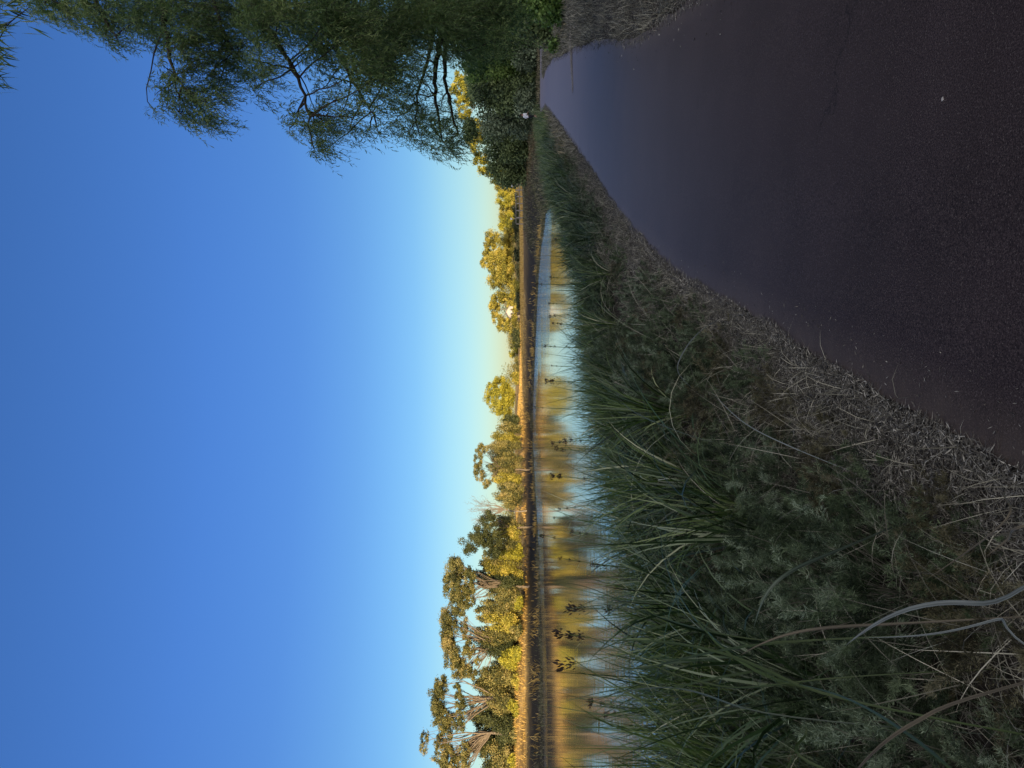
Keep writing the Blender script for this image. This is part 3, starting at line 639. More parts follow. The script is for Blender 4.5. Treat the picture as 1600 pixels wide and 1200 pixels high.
M_FEATHB = leaf_mat('feathery_dry_leaves', [(.018, .017, .008), (.06, .056, .026), (.15, .14, .07), (.26, .25, .16)], .25, .7)
M_SEED = leaf_mat('dark_seed_heads', [(.012, .009, .007), (.035, .025, .018), (.06, .04, .028)], 0, .8)
M_FAR = leaf_mat('golden_dry_grass', [(.30, .19, .05), (.58, .38, .10), (.75, .52, .18)], .25, .8)
M_GRASS = leaf_mat('bank_grass', [(.03, .035, .014), (.085, .09, .042), (.18, .165, .09), (.32, .28, .17)], .2, .7)

def bank(q, off):
    P, Nn = path_left(q); XY = P + Nn * off[:, None]; return XY, Nn
def zed(XY): return height(XY[:, 0], XY[:, 1])

# distance from path to skyline reeds: belt about 3.6 m wide
# 1. tall sedge bed at the water side (uncountable)
def q_for_density(nn, y0, y1, p=1.0):
    """arc positions, denser near the camera"""
    u = rng.random(nn) ** p; return QY(y0) + (QY(y1) - QY(y0)) * u
mbA, mbB = MB(), MB()
def tufts(mbs, nt, y0, y1, o0, o1, nb, L, W, tilt, curv, spread, pw=1.7, seed_r=None, opow=1.0):
    q = q_for_density(nt, y0, y1, pw); off = o0 + (o1 - o0) * rng.random(nt) ** opow
    XY, Nn = bank(q, off)
    g = rng.random(nt)
    XYb = np.repeat(XY, nb, 0) + rng.normal(0, spread, (nt * nb, 2)); z = zed(XYb) - .02
    az = rng.uniform(0, 6.283, nt * nb); n_ = nt * nb
    ln = np.repeat(rng.uniform(.75, 1.15, nt), nb) * rng.uniform(L[0], L[1], n_)
    R = np.clip(np.repeat(g, nb) * .4 + rng.random(n_) ** 1.8 * .65, 0, 1)
    blades(mbs, np.column_stack([XYb, z]), az, ln, rng.uniform(W[0], W[1], n_), np.abs(rng.normal(0, tilt, n_)), rng.uniform(curv[0], curv[1], n_), 5, R)
tufts(mbA, 190, 3.5, 12, 2.3, 3.8, 34, (.6, 1.0), (.007, .016), .28, (.2, 1.2), .10, 1.2)
tufts(mbA, 260, 12, 40, 2.2, 3.6, 26, (.5, .85), (.010, .020), .28, (.2, 1.2), .13, 1.3)
tufts(mbA, 120, 38, 66, .5, 3.4, 22, (.5, .95), (.018, .034), .3, (.2, 1.2), .2, 1.0)
tufts(mbB, 190, 3, 12, 1.8, 3.6, 30, (.5, .95), (.004, .009), .5, (.4, 1.8), .10, 1.2)
tufts(mbB, 200, 12, 45, .8, 3.1, 26, (.35, .8), (.010, .018), .5, (.4, 1.8), .12, 1.3)
tufts(mbA, 80, 3.5, 13, 2.9, 3.9, 9, (1.0, 1.55), (.009, .017), .36, (.0, .7), .08, 1.1)
tufts(mbA, 60, 12, 30, 2.9, 3.7, 6, (.8, 1.2), (.011, .018), .30, (.0, .7), .1, 1.2)
tag(mbA.build('sedge_bed', M_SEDGE), kind='stuff'); tag(mbB.build('rush_bed', M_SEDGE2), kind='stuff')

# 2. litter and dry grass along both margins
lt, dg = MB(), MB()
def litter(side, nn, y0, y1, o0, o1, pw, L=(.008, .05), W=(.0015, .0055), k=1.0, opow=1):
    q = q_for_density(nn, y0, y1, pw); off = o0 + (o1 - o0) * rng.random(nn) ** opow
    P, Nn = (path_left if side < 0 else path_right)(q); XY = P + Nn * (off + .06 * sines(q, q * 0, 5, 61))[:, None]
    ok = rng.random(nn) < 1
    z = np.maximum(zed(XY), np.where(off < .05, .004, -9)) + rng.uniform(.004, .05, nn) * np.clip(off * 2 + .2, .1, 1)
    D = rsph(nn); D[:, 2] *= .22; D = norm(D); Nr = norm(np.array([0, 0, 1.]) + rng.normal(0, .35, (nn, 3)))
    add_kites(lt, np.column_stack([XY, z]), D, Nr, rng.uniform(*L, nn) * k, rng.uniform(*W, nn) * k, np.clip(rng.beta(1.7, 1.9, nn), 0, 1))
litter(-1, 76000, 1.0, 6.5, -.06, .58, 1.0, opow=1.0)
litter(-1, 60000, 6.5, 16, -.06, .62, 1.2, k=1.5)
litter(-1, 26000, 16, 60, -.1, 1.1, 1.4, k=2.6)
litter(1, 50000, 5, 14, -.1, 2.4, 1.2, k=1.6)
litter(1, 26000, 14, 62, -.15, 2.2, 1.4, k=2.8)
litter(-1, 900, 1.0, 12, -.35, 0, 1.3, (.01, .03), (.002, .006)); litter(1, 500, 5, 20, -.5, 0, 1.3, (.02, .05), (.006, .014))
tag(lt.build('leaf_litter', M_LIT), kind='stuff')
def dryg(side, nn, y0, y1, o0, o1, L, W, pw, mat_mb, tilt=.6, curv=(.2, 1.6)):
    q = q_for_density(nn, y0, y1, pw); off = o0 + (o1 - o0) * rng.random(nn)
    P, Nn = (path_left if side < 0 else path_right)(q); XY = P + Nn * (off + .08 * sines(q, q * 0, 4, 67))[:, None]
    cl = sines(XY[:, 0], XY[:, 1], 4.5, 71); ok = cl + rng.normal(0, .3, nn) > -.1; XY = XY[ok]; nn = len(XY)
    blades(mat_mb, np.column_stack([XY, zed(XY) - .01]), rng.uniform(0, 6.283, nn), rng.uniform(*L, nn), rng.uniform(*W, nn), np.abs(rng.normal(0, tilt, nn)), rng.uniform(*curv, nn), 3)
dryg(-1, 12000, 1, 7, -.02, 1.1, (.06, .28), (.0018, .0045), 1.0, dg, .9)
dryg(-1, 14000, 7, 20, .02, 1.4, (.08, .26), (.003, .006), 1.2, dg, .7)
dryg(-1, 16000, 20, 66, 0, 1.6, (.12, .35), (.007, .014), 1.3, dg, .6)
dryg(1, 26000, 5, 16, .03, 3.2, (.08, .28), (.003, .007), 1.1, dg, .6)
dryg(1, 26000, 16, 66, .0, 3.0, (.12, .4), (.007, .015), 1.3, dg, .6)
sk = MB()
def sticks(nn, y0, y1, o0, o1, pw, k=1.0):
    nc = nn // 9; q = q_for_density(nc, y0, y1, pw); XY, _ = bank(q, o0 + (o1 - o0) * rng.random(nc)); XY = np.repeat(XY, 9, 0) + rng.normal(0, .09 * k, (nc * 9, 2)); n_ = nc * 9
    az = np.repeat(rng.uniform(0, 6.28, nc), 9) + rng.normal(0, .7, n_)
    blades(sk, np.column_stack([XY, zed(XY) + rng.uniform(.0, .22, n_)]), az, rng.uniform(.15, .5, n_) * k, rng.uniform(.0015, .005, n_) * k, rng.uniform(.5, 1.5, n_), rng.uniform(-.3, 1.2, n_), 5)
sticks(1900, 1.0, 7, .35, 2.8, 1.0); sticks(1500, 7, 18, .3, 2.8, 1.2, 1.3)
tag(sk.build('dead_stems', M_STRAW), kind='stuff')
tag(dg.build('dry_grass', M_STRAW), kind='stuff')

# 3. feathery shrubs: a few built plants, copied
def plume(mb, P0, D0, Ln, nth, tl, tw_, R):
    """a soft plume: fine threads set all round a bending axis"""
    t = np.sort(rng.random(nth)); bend = norm(D0 + np.array([0, 0, -.0])); sag = np.array([0, 0, -.35 * Ln])
    P = P0 + D0 * (Ln * t)[:, None] + sag * (t ** 2)[:, None] + rng.normal(0, .006, (nth, 3))
    ax = norm(D0 + sag * 1.0); D = norm(ax * .75 + rsph(nth) * .8)
    add_kites(mb, P, D, rsph(nth), rng.uniform(.5, 1.1, nth) * tl * (1.15 - .7 * t), tw_, np.clip(R + rng.normal(0, .16, nth), 0, 1))
def feather_proto(kind, npl=70, hgt=.55, rad=.42, nth=125):
    lf, st = MB(), MB(); root = empty('feathery_shrub', (0, 0, 0), 'x', 'shrub')
    for k in range(npl):
        u = rsph(1)[0]; u[2] = abs(u[2]); e = u * np.array([rad, rad, hgt]) * rng.uniform(.45, 1.0); L = rng.uniform(.14, .26)
        D = norm((norm(e + 1e-6) + np.array([0, 0, .35]) + rng.normal(0, .25, 3))[None])[0]
        R = rng.beta(1.1, 1.5)
        limb(st, (rng.normal(0, .03), rng.normal(0, .03), -.05), e, .0035, .0015, .06, 6, .3, 3)
        plume(lf, e, D, L, nth, .055, .0034, R)
        for j in range(2): plume(lf, e + D * L * rng.uniform(.1, .7), norm((D + rsph(1)[0] * .9)[None])[0], L * .6, nth // 2, .042, .003, R)
    st.build('stems', M_STRAW if kind else M_FEATH, root); lf.build('foliage', [M_FEATH, M_FEATHB, M_FEATH2][kind], root)
    return root
LF = ['sage green feathery shrub on the near bank between the litter and the reeds', 'dry brown feathery shrub on the near bank']
protos = [feather_proto(0), feather_proto(0, 60, .45, .5), feather_proto(2, 80, .7, .4), feather_proto(1, 70, .45, .45)]
used = set()
def place_feather(kp, XY, s, rz, dz=0, label=None, group=None):
    o = protos[kp] if kp not in used else copy_tree(protos[kp]); used.add(kp)
    o.location = (XY[0], XY[1], float(height(XY[0], XY[1])[0]) + dz); o.rotation_euler = (0, 0, rz); o.scale = (s, s, s * rng.uniform(.8, 1.1))
    o['label'] = label or LF[1 if kp == 3 else 0]; o['group'] = group or ('dry feathery shrubs' if kp == 3 else 'green feathery shrubs')
qf = np.concatenate([np.linspace(QY(1.2), QY(9), 30), np.linspace(QY(9.3), QY(24), 26)])
for k, q in enumerate(qf):
    y_ = np.interp(q, qs, LL[:, 1])
    for row, (a, b) in enumerate([(.32, .55), (.75, 1.2), (1.4, 2.0), (2.1, 2.9)] if k < 30 else [(.5, .95), (1.2, 2.0)]):
        off = rng.uniform(a, b); XY, _ = bank(np.array([q + rng.normal(0, .12)]), np.array([off]))
        kp = 3 if rng.random() < (.5 if row == 0 and y_ < 4.2 else .12) else rng.integers(0, 3)
        place_feather(int(kp), XY[0], rng.uniform(.6, .95) * (.64 if row == 0 else 1) * (1 if k < 30 else 1.15), rng.uniform(0, 6.28), -.08,
                      ('dry brown' if kp == 3 else 'sage green') + ' feathery shrub, ' + nth(k + 1) + ' counting back along the ' + ['row beside the litter', 'second row of the bank', 'third row of the bank', 'row before the reeds'][row])
for k, (x, y, kp, s) in enumerate([(-1.15, 1.75, 3, .8), (-.85, 2.35, 3, .75), (-1.55, 2.2, 3, .85), (-1.0, 1.35, 3, .7), (-1.9, 1.6, 0, .8), (-1.4, 2.9, 0, .8), (-.75, 3.1, 0, .6), (-2.1, 2.6, 1, .9), (-1.5, 1.2, 1, .8)]):
    place_feather(kp, (x, y), s, k * 1.3, -.12, ('dry brown' if kp == 3 else 'sage green') + ' feathery shrub, ' + nth(k + 1) + ' of those crowded into the bottom corner')

# 4. standing sedge tussocks in front of the bed: countable plants, copied
def sedge_proto(kind):
    b = MB(); nb = 52; r = np.abs(rng.normal(0, .05, nb)); a = rng.uniform(0, 6.28, nb)
    blades(b, np.column_stack([r * np.cos(a), r * np.sin(a), np.full(nb, -.05)]), a + rng.normal(0, .5, nb), rng.uniform(.55, 1.35, nb), rng.uniform(.006, .020, nb), np.abs(rng.normal(.12, .25, nb)), rng.uniform(.3, 2.0, nb), 8,
           np.clip(rng.beta(1.3, 1.6, nb), 0, 1))
    o = b.build('sedge_tussock', M_SEDGE2 if kind else M_SEDGE); return tag(o, 'arching sedge tussock rising out of the near bank scrub', 'sedge', 'sedge tussocks on the near bank')
sp = [sedge_proto(0), sedge_proto(1), sedge_proto(0), sedge_proto(1)]; su = set()
for k in range(104):
    q = QY(3.3) + (QY(30) - QY(3.3)) * ((k + rng.random()) / 104) ** 1.5
    off = rng.uniform(1.0, 3.8) if k < 50 else rng.uniform(1.0, 3.2)
    XY, _ = bank(np.array([q]), np.array([off])); kp = int(rng.integers(0, 4))
    o = sp[kp] if kp not in su else sp[kp].copy()
    if kp in su: C.objects.link(o)
    su.add(kp); s = rng.uniform(.75, 1.15); o['label'] = ('blue-green' if kp % 2 else 'deep green') + ' arching sedge tussock, ' + nth(k + 1) + ' counting back from the bottom corner'
    o.location = (XY[0][0], XY[0][1], float(zed(XY)[0])); o.rotation_euler = (0, 0, rng.uniform(0, 6.28)); o.scale = (s, s, s)

# 5. seed stalks standing above the reeds against the water
def stalk(px, py, Y, lean, label=None, big=1.0):
    """dark jointed stem with clustered spikelets; tip seen at (px,py)"""
    tip = at(px, py, Y); b0 = np.array([tip[0] - lean, Y + rng.normal(0, .1), 0]); b0[2] = height(b0[0], b0[1])[0]
    t = empty('seed_stalk', b0, 'dark sedge stem with clustered spikelets, ' + nth(label) + ' from the right against the water', 'sedge stem', 'seed stalks against the water')
    st = MB(); heads = []
    P = bez(b0, b0 + (tip - b0) * .35 + np.array([-lean * .15, 0, .05]), b0 + (tip - b0) * .7 + np.array([-lean * .1, 0, .04]), tip, 12); tube(st, P, np.linspace(.006, .0035, 12) * (Y / 8) ** .7, 5)
    for f, sc_ in [(11, 1.0), (10, rng.uniform(.5, 1.1))] + ([(9, .7)] if rng.random() < .5 else []) + ([(7, .6)] if rng.random() < .25 else []):
        hd = MB(); heads.append(hd)
        c = P[f]; m_ = int(rng.integers(9, 26)); s = .085 * big * sc_ * rng.uniform(.7, 1.2) * (Y / 8) ** .35; m_ += 14
        D = norm((P[f] - P[f - 1])[None] * 12 + rsph(m_) * .8 + np.array([0, 0, .5])); kd = rng.uniform(.2, .9, m_)
        add_kites(hd, c + D * (s * .6 * kd[:, None]) + rng.normal(0, s * .18, (m_, 3)), D, rsph(m_), s * .42, s * .15)
    hd = MB(); br = P[9]; add_kites(st, np.repeat(br[None], 2, 0), norm(np.array([[.6, 0, .8], [-.7, 0, .6]]) + rng.normal(0, .2, (2, 3))), rsph(2), .16, .006)
    st.build('stem', M_SEDGE, t, smooth=True)
    for hd in heads: hd.build('seed_head', M_SEED, t)
for SK, (px, py, Y, ln) in enumerate(sorted([(843, 642, 9.6, .12), (852, 508, 13, .2), (846, 500, 13.2, -.2), (850, 540, 12.5, .1), (855, 470, 14.5, .1), (848, 447, 15, .02), (857, 400, 17, .1), (861, 605, 10.5, -.1), (860, 676, 9.3, .2), (876, 684, 9, .25), (864, 700, 9, .18),
                        (862, 742, 8.4, .2), (868, 785, 8, .3), (864, 808, 7.8, .25), (890, 830, 7.6, .2), (812, 832, 8.2, .5), (870, 880, 7.3, .35), (902, 950, 7.0, .0), (882, 990, 6.8, -.35), (884, 1040, 6.6, -.45), (925, 1108, 6.2, .35), (945, 1130, 6, .3), (930, 900, 7.2, .2),
                        (860, 575, 11.5, .1), (866, 560, 12, -.1), (856, 372, 18.5, .1), (862, 425, 16, .1)], key=lambda a: a[1])):
    if py not in (950, 990, 1040): px += rng.normal(4, 11) + (6 if Y > 11 else 0); py += rng.normal(0, 7)
    stalk(px, py, Y, ln * .6 * rng.choice([1, 1, -1]) * .7, SK + 1, 1.7 if py in (950, 990, 1040) else rng.uniform(.45, 1.1) * (.75 if Y > 11 else 1))

# long single blades rising over the water
def blade_obj(pts, wd, mat, label, name='reed_blade', cat='reed leaf', group=None, fold=.25):
    """one broad leaf following control points, folded along its midrib"""
    P = np.array(pts, float); g0 = P[0] + norm(((P[0] - P[1]) * [1, 1, 0])[None])[0] * .3; g0[2] = height(g0[0], g0[1])[0] - .02; P = np.vstack([g0, P]); k = np.linspace(0, len(P) - 1, 22); i = np.clip(k.astype(int), 0, len(P) - 2); f = (k - i)[:, None]
    Pm = np.vstack([2 * P[0] - P[1], P, 2 * P[-1] - P[-2]]); a, b, c, d = Pm[i], Pm[i + 1], Pm[i + 2], Pm[i + 3]
    Q = .5 * (2 * b + (c - a) * f + (2 * a - 5 * b + 4 * c - d) * f ** 2 + (3 * b - a - 3 * c + d) * f ** 3)
    
    for _ in range(6): Q[1:-1] = (Q[:-2] + 2 * Q[1:-1] + Q[2:]) / 4
    tg = norm(np.gradient(Q, axis=0)); vw = norm(CAM - Q + np.array([.3, 0, .8])); S = norm(np.cross(tg, vw)); Nn = np.cross(S, tg)
    t = np.linspace(0, 1, 22); wv_ = wd * .5 * np.clip(np.minimum(.35 + 1.6 * t, 1) * (1 - t ** 3.5), .04, 1)[:, None]
    mb = MB(); wv_ = wv_ * .62; nc = 9; cc = np.linspace(-1, 1, nc)
    V = np.stack([Q + S * wv_ * c_ + Nn * wv_ * fold * abs(c_) + Nn * wv_ * .1 * (-1) ** k_ for k_, c_ in enumerate(cc)], 1)
    i = np.arange(21)[:, None] * nc + np.arange(nc - 1)[None]; i = i.ravel()
    Rv = np.clip(rng.uniform(.1, .9, nc)[None] + rng.normal(0, .10, (22, nc)) + .25 * sines(np.arange(22.)[:, None] + 0 * cc, cc[None] + np.zeros((22, 1)), .5, int(rng.integers(999))), 0, 1)
    mb.add(V.reshape(-1, 3), np.stack([i, i + 1, i + nc + 1, i + nc], -1), Rv.ravel())
    o = mb.build(name, mat, smooth=True, loc=Q[0]); tag(o, label, cat, group)
M_PALEB = leaf_mat('bleached_reed_leaf', [(0.0585, 0.0698, 0.0675), (0.13, 0.155, 0.15), (0.221, 0.2635, 0.255)], .2, .5, .3)
M_TANB = leaf_mat('dry_tan_reed_leaf', [(0.0383, 0.0333, 0.0216), (0.085, 0.074, 0.048), (0.1445, 0.1258, 0.0816)], .2, .5, .3)
M_GRNB = leaf_mat('green_reed_leaf', [(0.0135, 0.0225, 0.0054), (0.03, 0.05, 0.012), (0.051, 0.085, 0.0204)], .2, .5, .3)
M_GRYB = leaf_mat('grey_green_reed_leaf', [(0.0293, 0.0396, 0.027), (0.065, 0.088, 0.06), (0.1105, 0.1496, 0.102)], .2, .5, .3)
for pts, wd, mt_, lb in [
    ([(1600, 925, 1.75), (1540, 945, 1.75), (1480, 938, 1.8), (1400, 955, 1.9), (1345, 990, 2.0), (1322, 1008, 2.05)], .022, M_PALEB, 'broad bleached blue-grey leaf arching lowest of all near the bottom corner'),
    ([(1570, 1000, 1.8), (1580, 962, 1.85), (1500, 985, 1.9), (1420, 995, 2.0), (1350, 996, 2.1)], .012, M_PALEB, 'thin bleached leaf running beneath the broad blue-grey one'),
    ([(1310, 860, 2.6), (1260, 880, 2.5), (1215, 905, 2.45), (1190, 940, 2.5), (1178, 980, 2.6)], .024, M_GRYB, 'wide grey-green leaf bent over in a hook'),
    ([(1400, 975, 2.2), (1330, 978, 2.25), (1250, 985, 2.3), (1190, 1005, 2.4), (1155, 1025, 2.5)], .018, M_TANB, 'broad tan leaf slanting down beside the hooked grey-green one'),
    ([(1520, 1085, 1.6), (1450, 1120, 1.65), (1395, 1148, 1.7), (1340, 1200, 1.8), (1300, 1260, 1.9)], .016, M_TANB, 'thick curved tan stalk near the bottom corner'),
    ([(1290, 1090, 2.3), (1210, 1050, 2.5), (1100, 1010, 2.8), (1000, 1000, 3.2), (930, 1002, 3.5)], .022, M_GRNB, 'long dark green blade standing almost straight up past the reed tops'),
    ([(1250, 1000, 2.6), (1130, 1015, 3.0), (1040, 1035, 3.4), (980, 1050, 3.7), (900, 1010, 4.0)], .018, M_GRNB, 'dark green blade bending toward the right above the waterline'),
    ([(1260, 1060, 2.6), (1150, 1080, 3.0), (1040, 1050, 3.3), (960, 1010, 3.6), (890, 985, 4.0)], .014, M_GRNB, 'dark green blade with its tip over the shaded reflection'),
    ([(1180, 1000, 3.2), (1100, 985, 3.5), (1000, 955, 4.2), (920, 915, 4.8), (855, 908, 5.2)], .014, M_GRNB, 'slim upright blade with its tip touching the far shadow line'),
    ([(1200, 1120, 2.6), (1120, 1090, 3.0), (1040, 1070, 3.4), (955, 1085, 3.8), (920, 1095, 4)], .012, M_GRYB, 'thin grey-green blade near the left edge of the reeds'),
    ([(1270, 1200, 2.0), (1262, 1150, 2.1), (1258, 1130, 2.1)], .014, M_GRNB, 'short bright green blade tip at the very left edge'),
    ([(1560, 1250, 1.4), (1480, 1190, 1.5), (1380, 1120, 1.8), (1300, 1080, 2.2), (1200, 1060, 2.6)], .014, M_GRNB, 'long yellow-green blade rising diagonally from the bottom corner'),
    ([(1100, 690, 5.0), (1050, 670, 5.4), (1010, 655, 5.9), (985, 640, 6.4), (960, 620, 6.8), (950, 560, 7.0), (985, 520, 7.1)], .013, M_GRYB, 'pale rush stem bowed in a wide loop among the middle reeds'),
    ([(1060, 590, 5.6), (1060, 565, 5.5), (1080, 530, 5.5), (1110, 505, 5.6), (1150, 488, 5.7)], .014, M_PALEB, 'pale leaf arching over the edge of the path halfway along'),
    ([(1240, 700, 3.6), (1160, 660, 3.9), (1110, 610, 4.2)], .010, M_PALEB, 'straight pale stem leaning in the middle of the bank'),
    ([(1100, 735, 4.8), (1050, 690, 5.3), (1010, 640, 5.9), (995, 590, 6.2)], .018, M_GRNB, 'dark green diagonal blade across the middle reeds'),
    ([(1000, 770, 5.6), (975, 745, 6.1), (1000, 700, 6.0), (1015, 690, 6.0)], .010, M_GRYB, 'grey stem curled like a hook above the reeds'),
    ([(1560, 770, 1.9), (1590, 800, 1.7), (1500, 870, 1.9), (1440, 910, 2.0)], .009, M_TANB, 'dry straw lying across the litter at the bottom edge'),
    ([(1620, 815, 1.6), (1580, 840, 1.7), (1540, 870, 1.75)], .012, M_TANB, 'short dry straw at the bottom edge'),
    ([(900, -10, 13), (930, 20, 11.5), (955, 35, 10.6), (975, 52, 10.2)], .016, M_STRAW, 'long straw arching down onto the right verge'),
    ([(1035, -5, 6.9), (1030, 25, 7.2), (1022, 55, 7.4)], .012, M_STRAW, 'long straw leaning over the right edge of the path')]:
    blade_obj([at(*p_) for p_ in pts], wd, mt_, lb)

# ------------------------------------------------------------------ grass of the far banks and field
fg, mg = MB(), MB()
nn = 90000; XY = np.column_stack([rng.uniform(-75, 60, nn), rng.uniform(60, 190, nn)])
ok = (np.abs(XY[:, 0] / XY[:, 1]) < .62) & ~inside(XY, POND); XY = XY[ok]
dd = seg_dist(XY, FAR); ok = (dd > 6.0) & (dd < 40) & ~((XY[:, 0] > 4) & (XY[:, 1] < 118)); XY = XY[ok]; nn = len(XY); z = zed(XY)
blades(fg, np.column_stack([XY, z - .03]), rng.uniform(0, 6.28, nn), rng.uniform(.25, .6, nn), rng.uniform(.04, .10, nn), np.abs(rng.normal(0, .35, nn)), rng.uniform(.1, .8, nn), 2)
tag(fg.build('far_bank_grass', M_FAR), kind='stuff')
nn = 60000; XY = np.column_stack([rng.uniform(3, 46, nn), rng.uniform(24, 100, nn)])
pdist = seg_dist(XY, PATHPOLY, True)
ok = ~inside(XY, POND) & ~inside(XY, PATHPOLY) & (pdist > .3) & (XY[:, 0] / XY[:, 1] < .6); XY = XY[ok]; nn = len(XY); z = zed(XY)
blades(mg, np.column_stack([XY, z - .02]), rng.uniform(0, 6.28, nn), rng.uniform(.2, .6, nn) * np.clip(.6 + .7 * sines(XY[:, 0], XY[:, 1], .9, 81), .15, 2), rng.uniform(.03, .09, nn), np.abs(rng.normal(0, .35, nn)), rng.uniform(.1, 1, nn), 2)
tag(mg.build('field_grass', M_GRASS), kind='stuff')
fb = MB(); nn = 9000; k = rng.integers(0, len(FAR) - 1, nn); t_ = rng.random(nn)[:, None]; XY = FAR[k] * (1 - t_) + FAR[k + 1] * t_ + [0, 1] * rng.uniform(2, 10, (nn, 1)) + rng.normal(0, .3, (nn, 2))
ok = (sines(XY[:, 0], XY[:, 1], .8, 95) + rng.normal(0, .2, nn) > .25) & ~inside(XY, POND); XY = XY[ok]; nn = len(XY)
blades(fb, np.column_stack([XY, zed(XY) - .05]), rng.uniform(0, 6.28, nn), rng.uniform(.3, .95, nn), rng.uniform(.06, .13, nn), np.abs(rng.normal(0, .4, nn)), rng.uniform(.1, .9, nn), 2)
tag(fb.build('bank_tussocks', M_FAR), kind='stuff')
# reeds fringing the far shore
fr = MB(); nn = 52000; k = rng.integers(0, len(FAR) - 1, nn); t_ = rng.random(nn)[:, None]; XY = FAR[k] * (1 - t_) + FAR[k + 1] * t_ + np.abs(rng.normal(0, 1.6, (nn, 1))) * [0, 1] + rng.normal(0, .5, (nn, 2)); ok = sines(XY[:, 0], XY[:, 1], .7, 91) + rng.normal(0, .35, nn) > .15; XY = XY[ok]; nn = len(XY)
blades(fr, np.column_stack([XY, np.maximum(zed(XY), -.9) - .05]), rng.uniform(0, 6.28, nn), rng.uniform(.2, .7, nn) * np.clip(.7 + .6 * sines(XY[:, 0], XY[:, 1], .5, 92), .3, 1.6), rng.uniform(.03, .07, nn), np.abs(rng.normal(0, .3, nn)), rng.uniform(.1, .8, nn), 2)
tag(fr.build('shore_reeds', M_GRASS), kind='stuff')
# sandy debris washed across the path from the right verge
sw = MB()
nn = 5200; u = rng.random(nn); v = rng.normal(0, .16, nn) * (1.3 - u); A = np.array([11.4, 22.3]); B_ = np.array([9.0, 21.0]); dv = norm((B_ - A)[None])[0]
XY = A + (B_ - A) * (u ** 1.5)[:, None] + np.column_stack([-dv[1] * v, dv[0] * v])
add_kites(sw, np.column_stack([XY, np.full(nn, .026) + rng.uniform(0, .004, nn)]), norm(rsph(nn) * [1, 1, .08]), norm(np.array([0, 0, 1.]) + rng.normal(0, .2, (nn, 3))), rng.uniform(.03, .09, nn), rng.uniform(.008, .02, nn))
tag(sw.build('sandy_debris', leaf_mat('pale_sand_debris', [(.10, .09, .075), (.22, .20, .17), (.34, .31, .27)], 0, .9)), kind='stuff')
# pebble and leaves lying on the path
def pebble():
    q = at(1482, 155, 1); d = q - CAM; p0 = CAM + d * (CAM[2] / -d[2]); mb = MB()
    lat = 7; lon = 10; th = np.linspace(0, math.pi, lat)[:, None]; ph = (np.arange(lon) / lon * 6.283)[None]
    r = 1 + .15 * rng.normal(size=(lat, lon)) * np.sin(th)
    V = np.stack([np.sin(th) * np.cos(ph) * r * .008, np.sin(th) * np.sin(ph) * r * .006, np.cos(th) * r * .004 + 0 * ph], -1) + p0 + [0, 0, .022]
    i = (np.arange(lat - 1)[:, None] * lon + np.arange(lon)[None]).ravel(); j = (np.arange(lat - 1)[:, None] * lon + (np.arange(lon)[None] + 1) % lon).ravel()
    mb.add(V.reshape(-1, 3), np.stack([i, j, j + lon, i + lon], -1)); o = mb.build('pebble', plain('pale_stone', (.3, .29, .27), .8), smooth=True, loc=p0)
    tag(o, 'single pale pebble lying on the dark asphalt', 'pebble')
pebble()

# ------------------------------------------------------------------ wooden railing, house, posts
M_WOOD = plain('weathered_wood', (.26, .235, .20), .85, .25, 6)
def railing():
    Y = 104; pys = [288, 297, 307, 318, 329, 340, 350]
    pts = [at(806.5, p_, Y + 1.2 * k) for k, p_ in enumerate(pys)]
    root = empty('wooden_railing', (pts[3][0], pts[3][1], height(pts[3][0], pts[3][1])[0]), 'weathered wooden post-and-rail railing beyond the grassy field', 'railing')
    for k, q in enumerate(pts):
        g = float(height(q[0], q[1])[0]); mb = MB()
        x, y = q[0], q[1]; s = .065; V = [(x + a * s, y + b * s, z) for z in (g - .2, q[2]) for a, b in ((-1, -1), (1, -1), (1, 1), (-1, 1))]
        mb.add(V, [(0, 1, 5, 4), (1, 2, 6, 5), (2, 3, 7, 6), (3, 0, 4, 7), (4, 5, 6, 7)]); mb.build('post', M_WOOD, root)
    for lbl, dz in (('rail', .03), ('rail', -.55)):
        mb = MB(); A = pts[0] + np.array([-.3, -.10, dz]); B = pts[-1] + np.array([.3, -.10, dz])
        for a, b in zip([pts[0]] + pts[1:-1], pts[1:]):
            a = a + np.array([0, -.10, dz]); b = b + np.array([0, -.10, dz]); V = [(*(p_ + [0, dy, dz2]),) for p_ in (a, b) for dy in (-.03, .03) for dz2 in (-.06, .06)]
            mb.add(V, [(0, 1, 5, 4), (2, 6, 7, 3), (0, 4, 6, 2), (1, 3, 7, 5), (0, 2, 3, 1), (4, 5, 7, 6)])
        mb.build('rail', M_WOOD, root)
railing()
def box(mb, c, s):
    c = np.array(c, float); s = np.array(s, float) / 2; V = [c + s * np.array([a, b, d]) for d in (-1, 1) for a, b in ((-1, -1), (1, -1), (1, 1), (-1, 1))]
    mb.add(V, [(0, 3, 2, 1), (4, 5, 6, 7), (0, 1, 5, 4), (1, 2, 6, 5), (2, 3, 7, 6), (3, 0, 4, 7)])
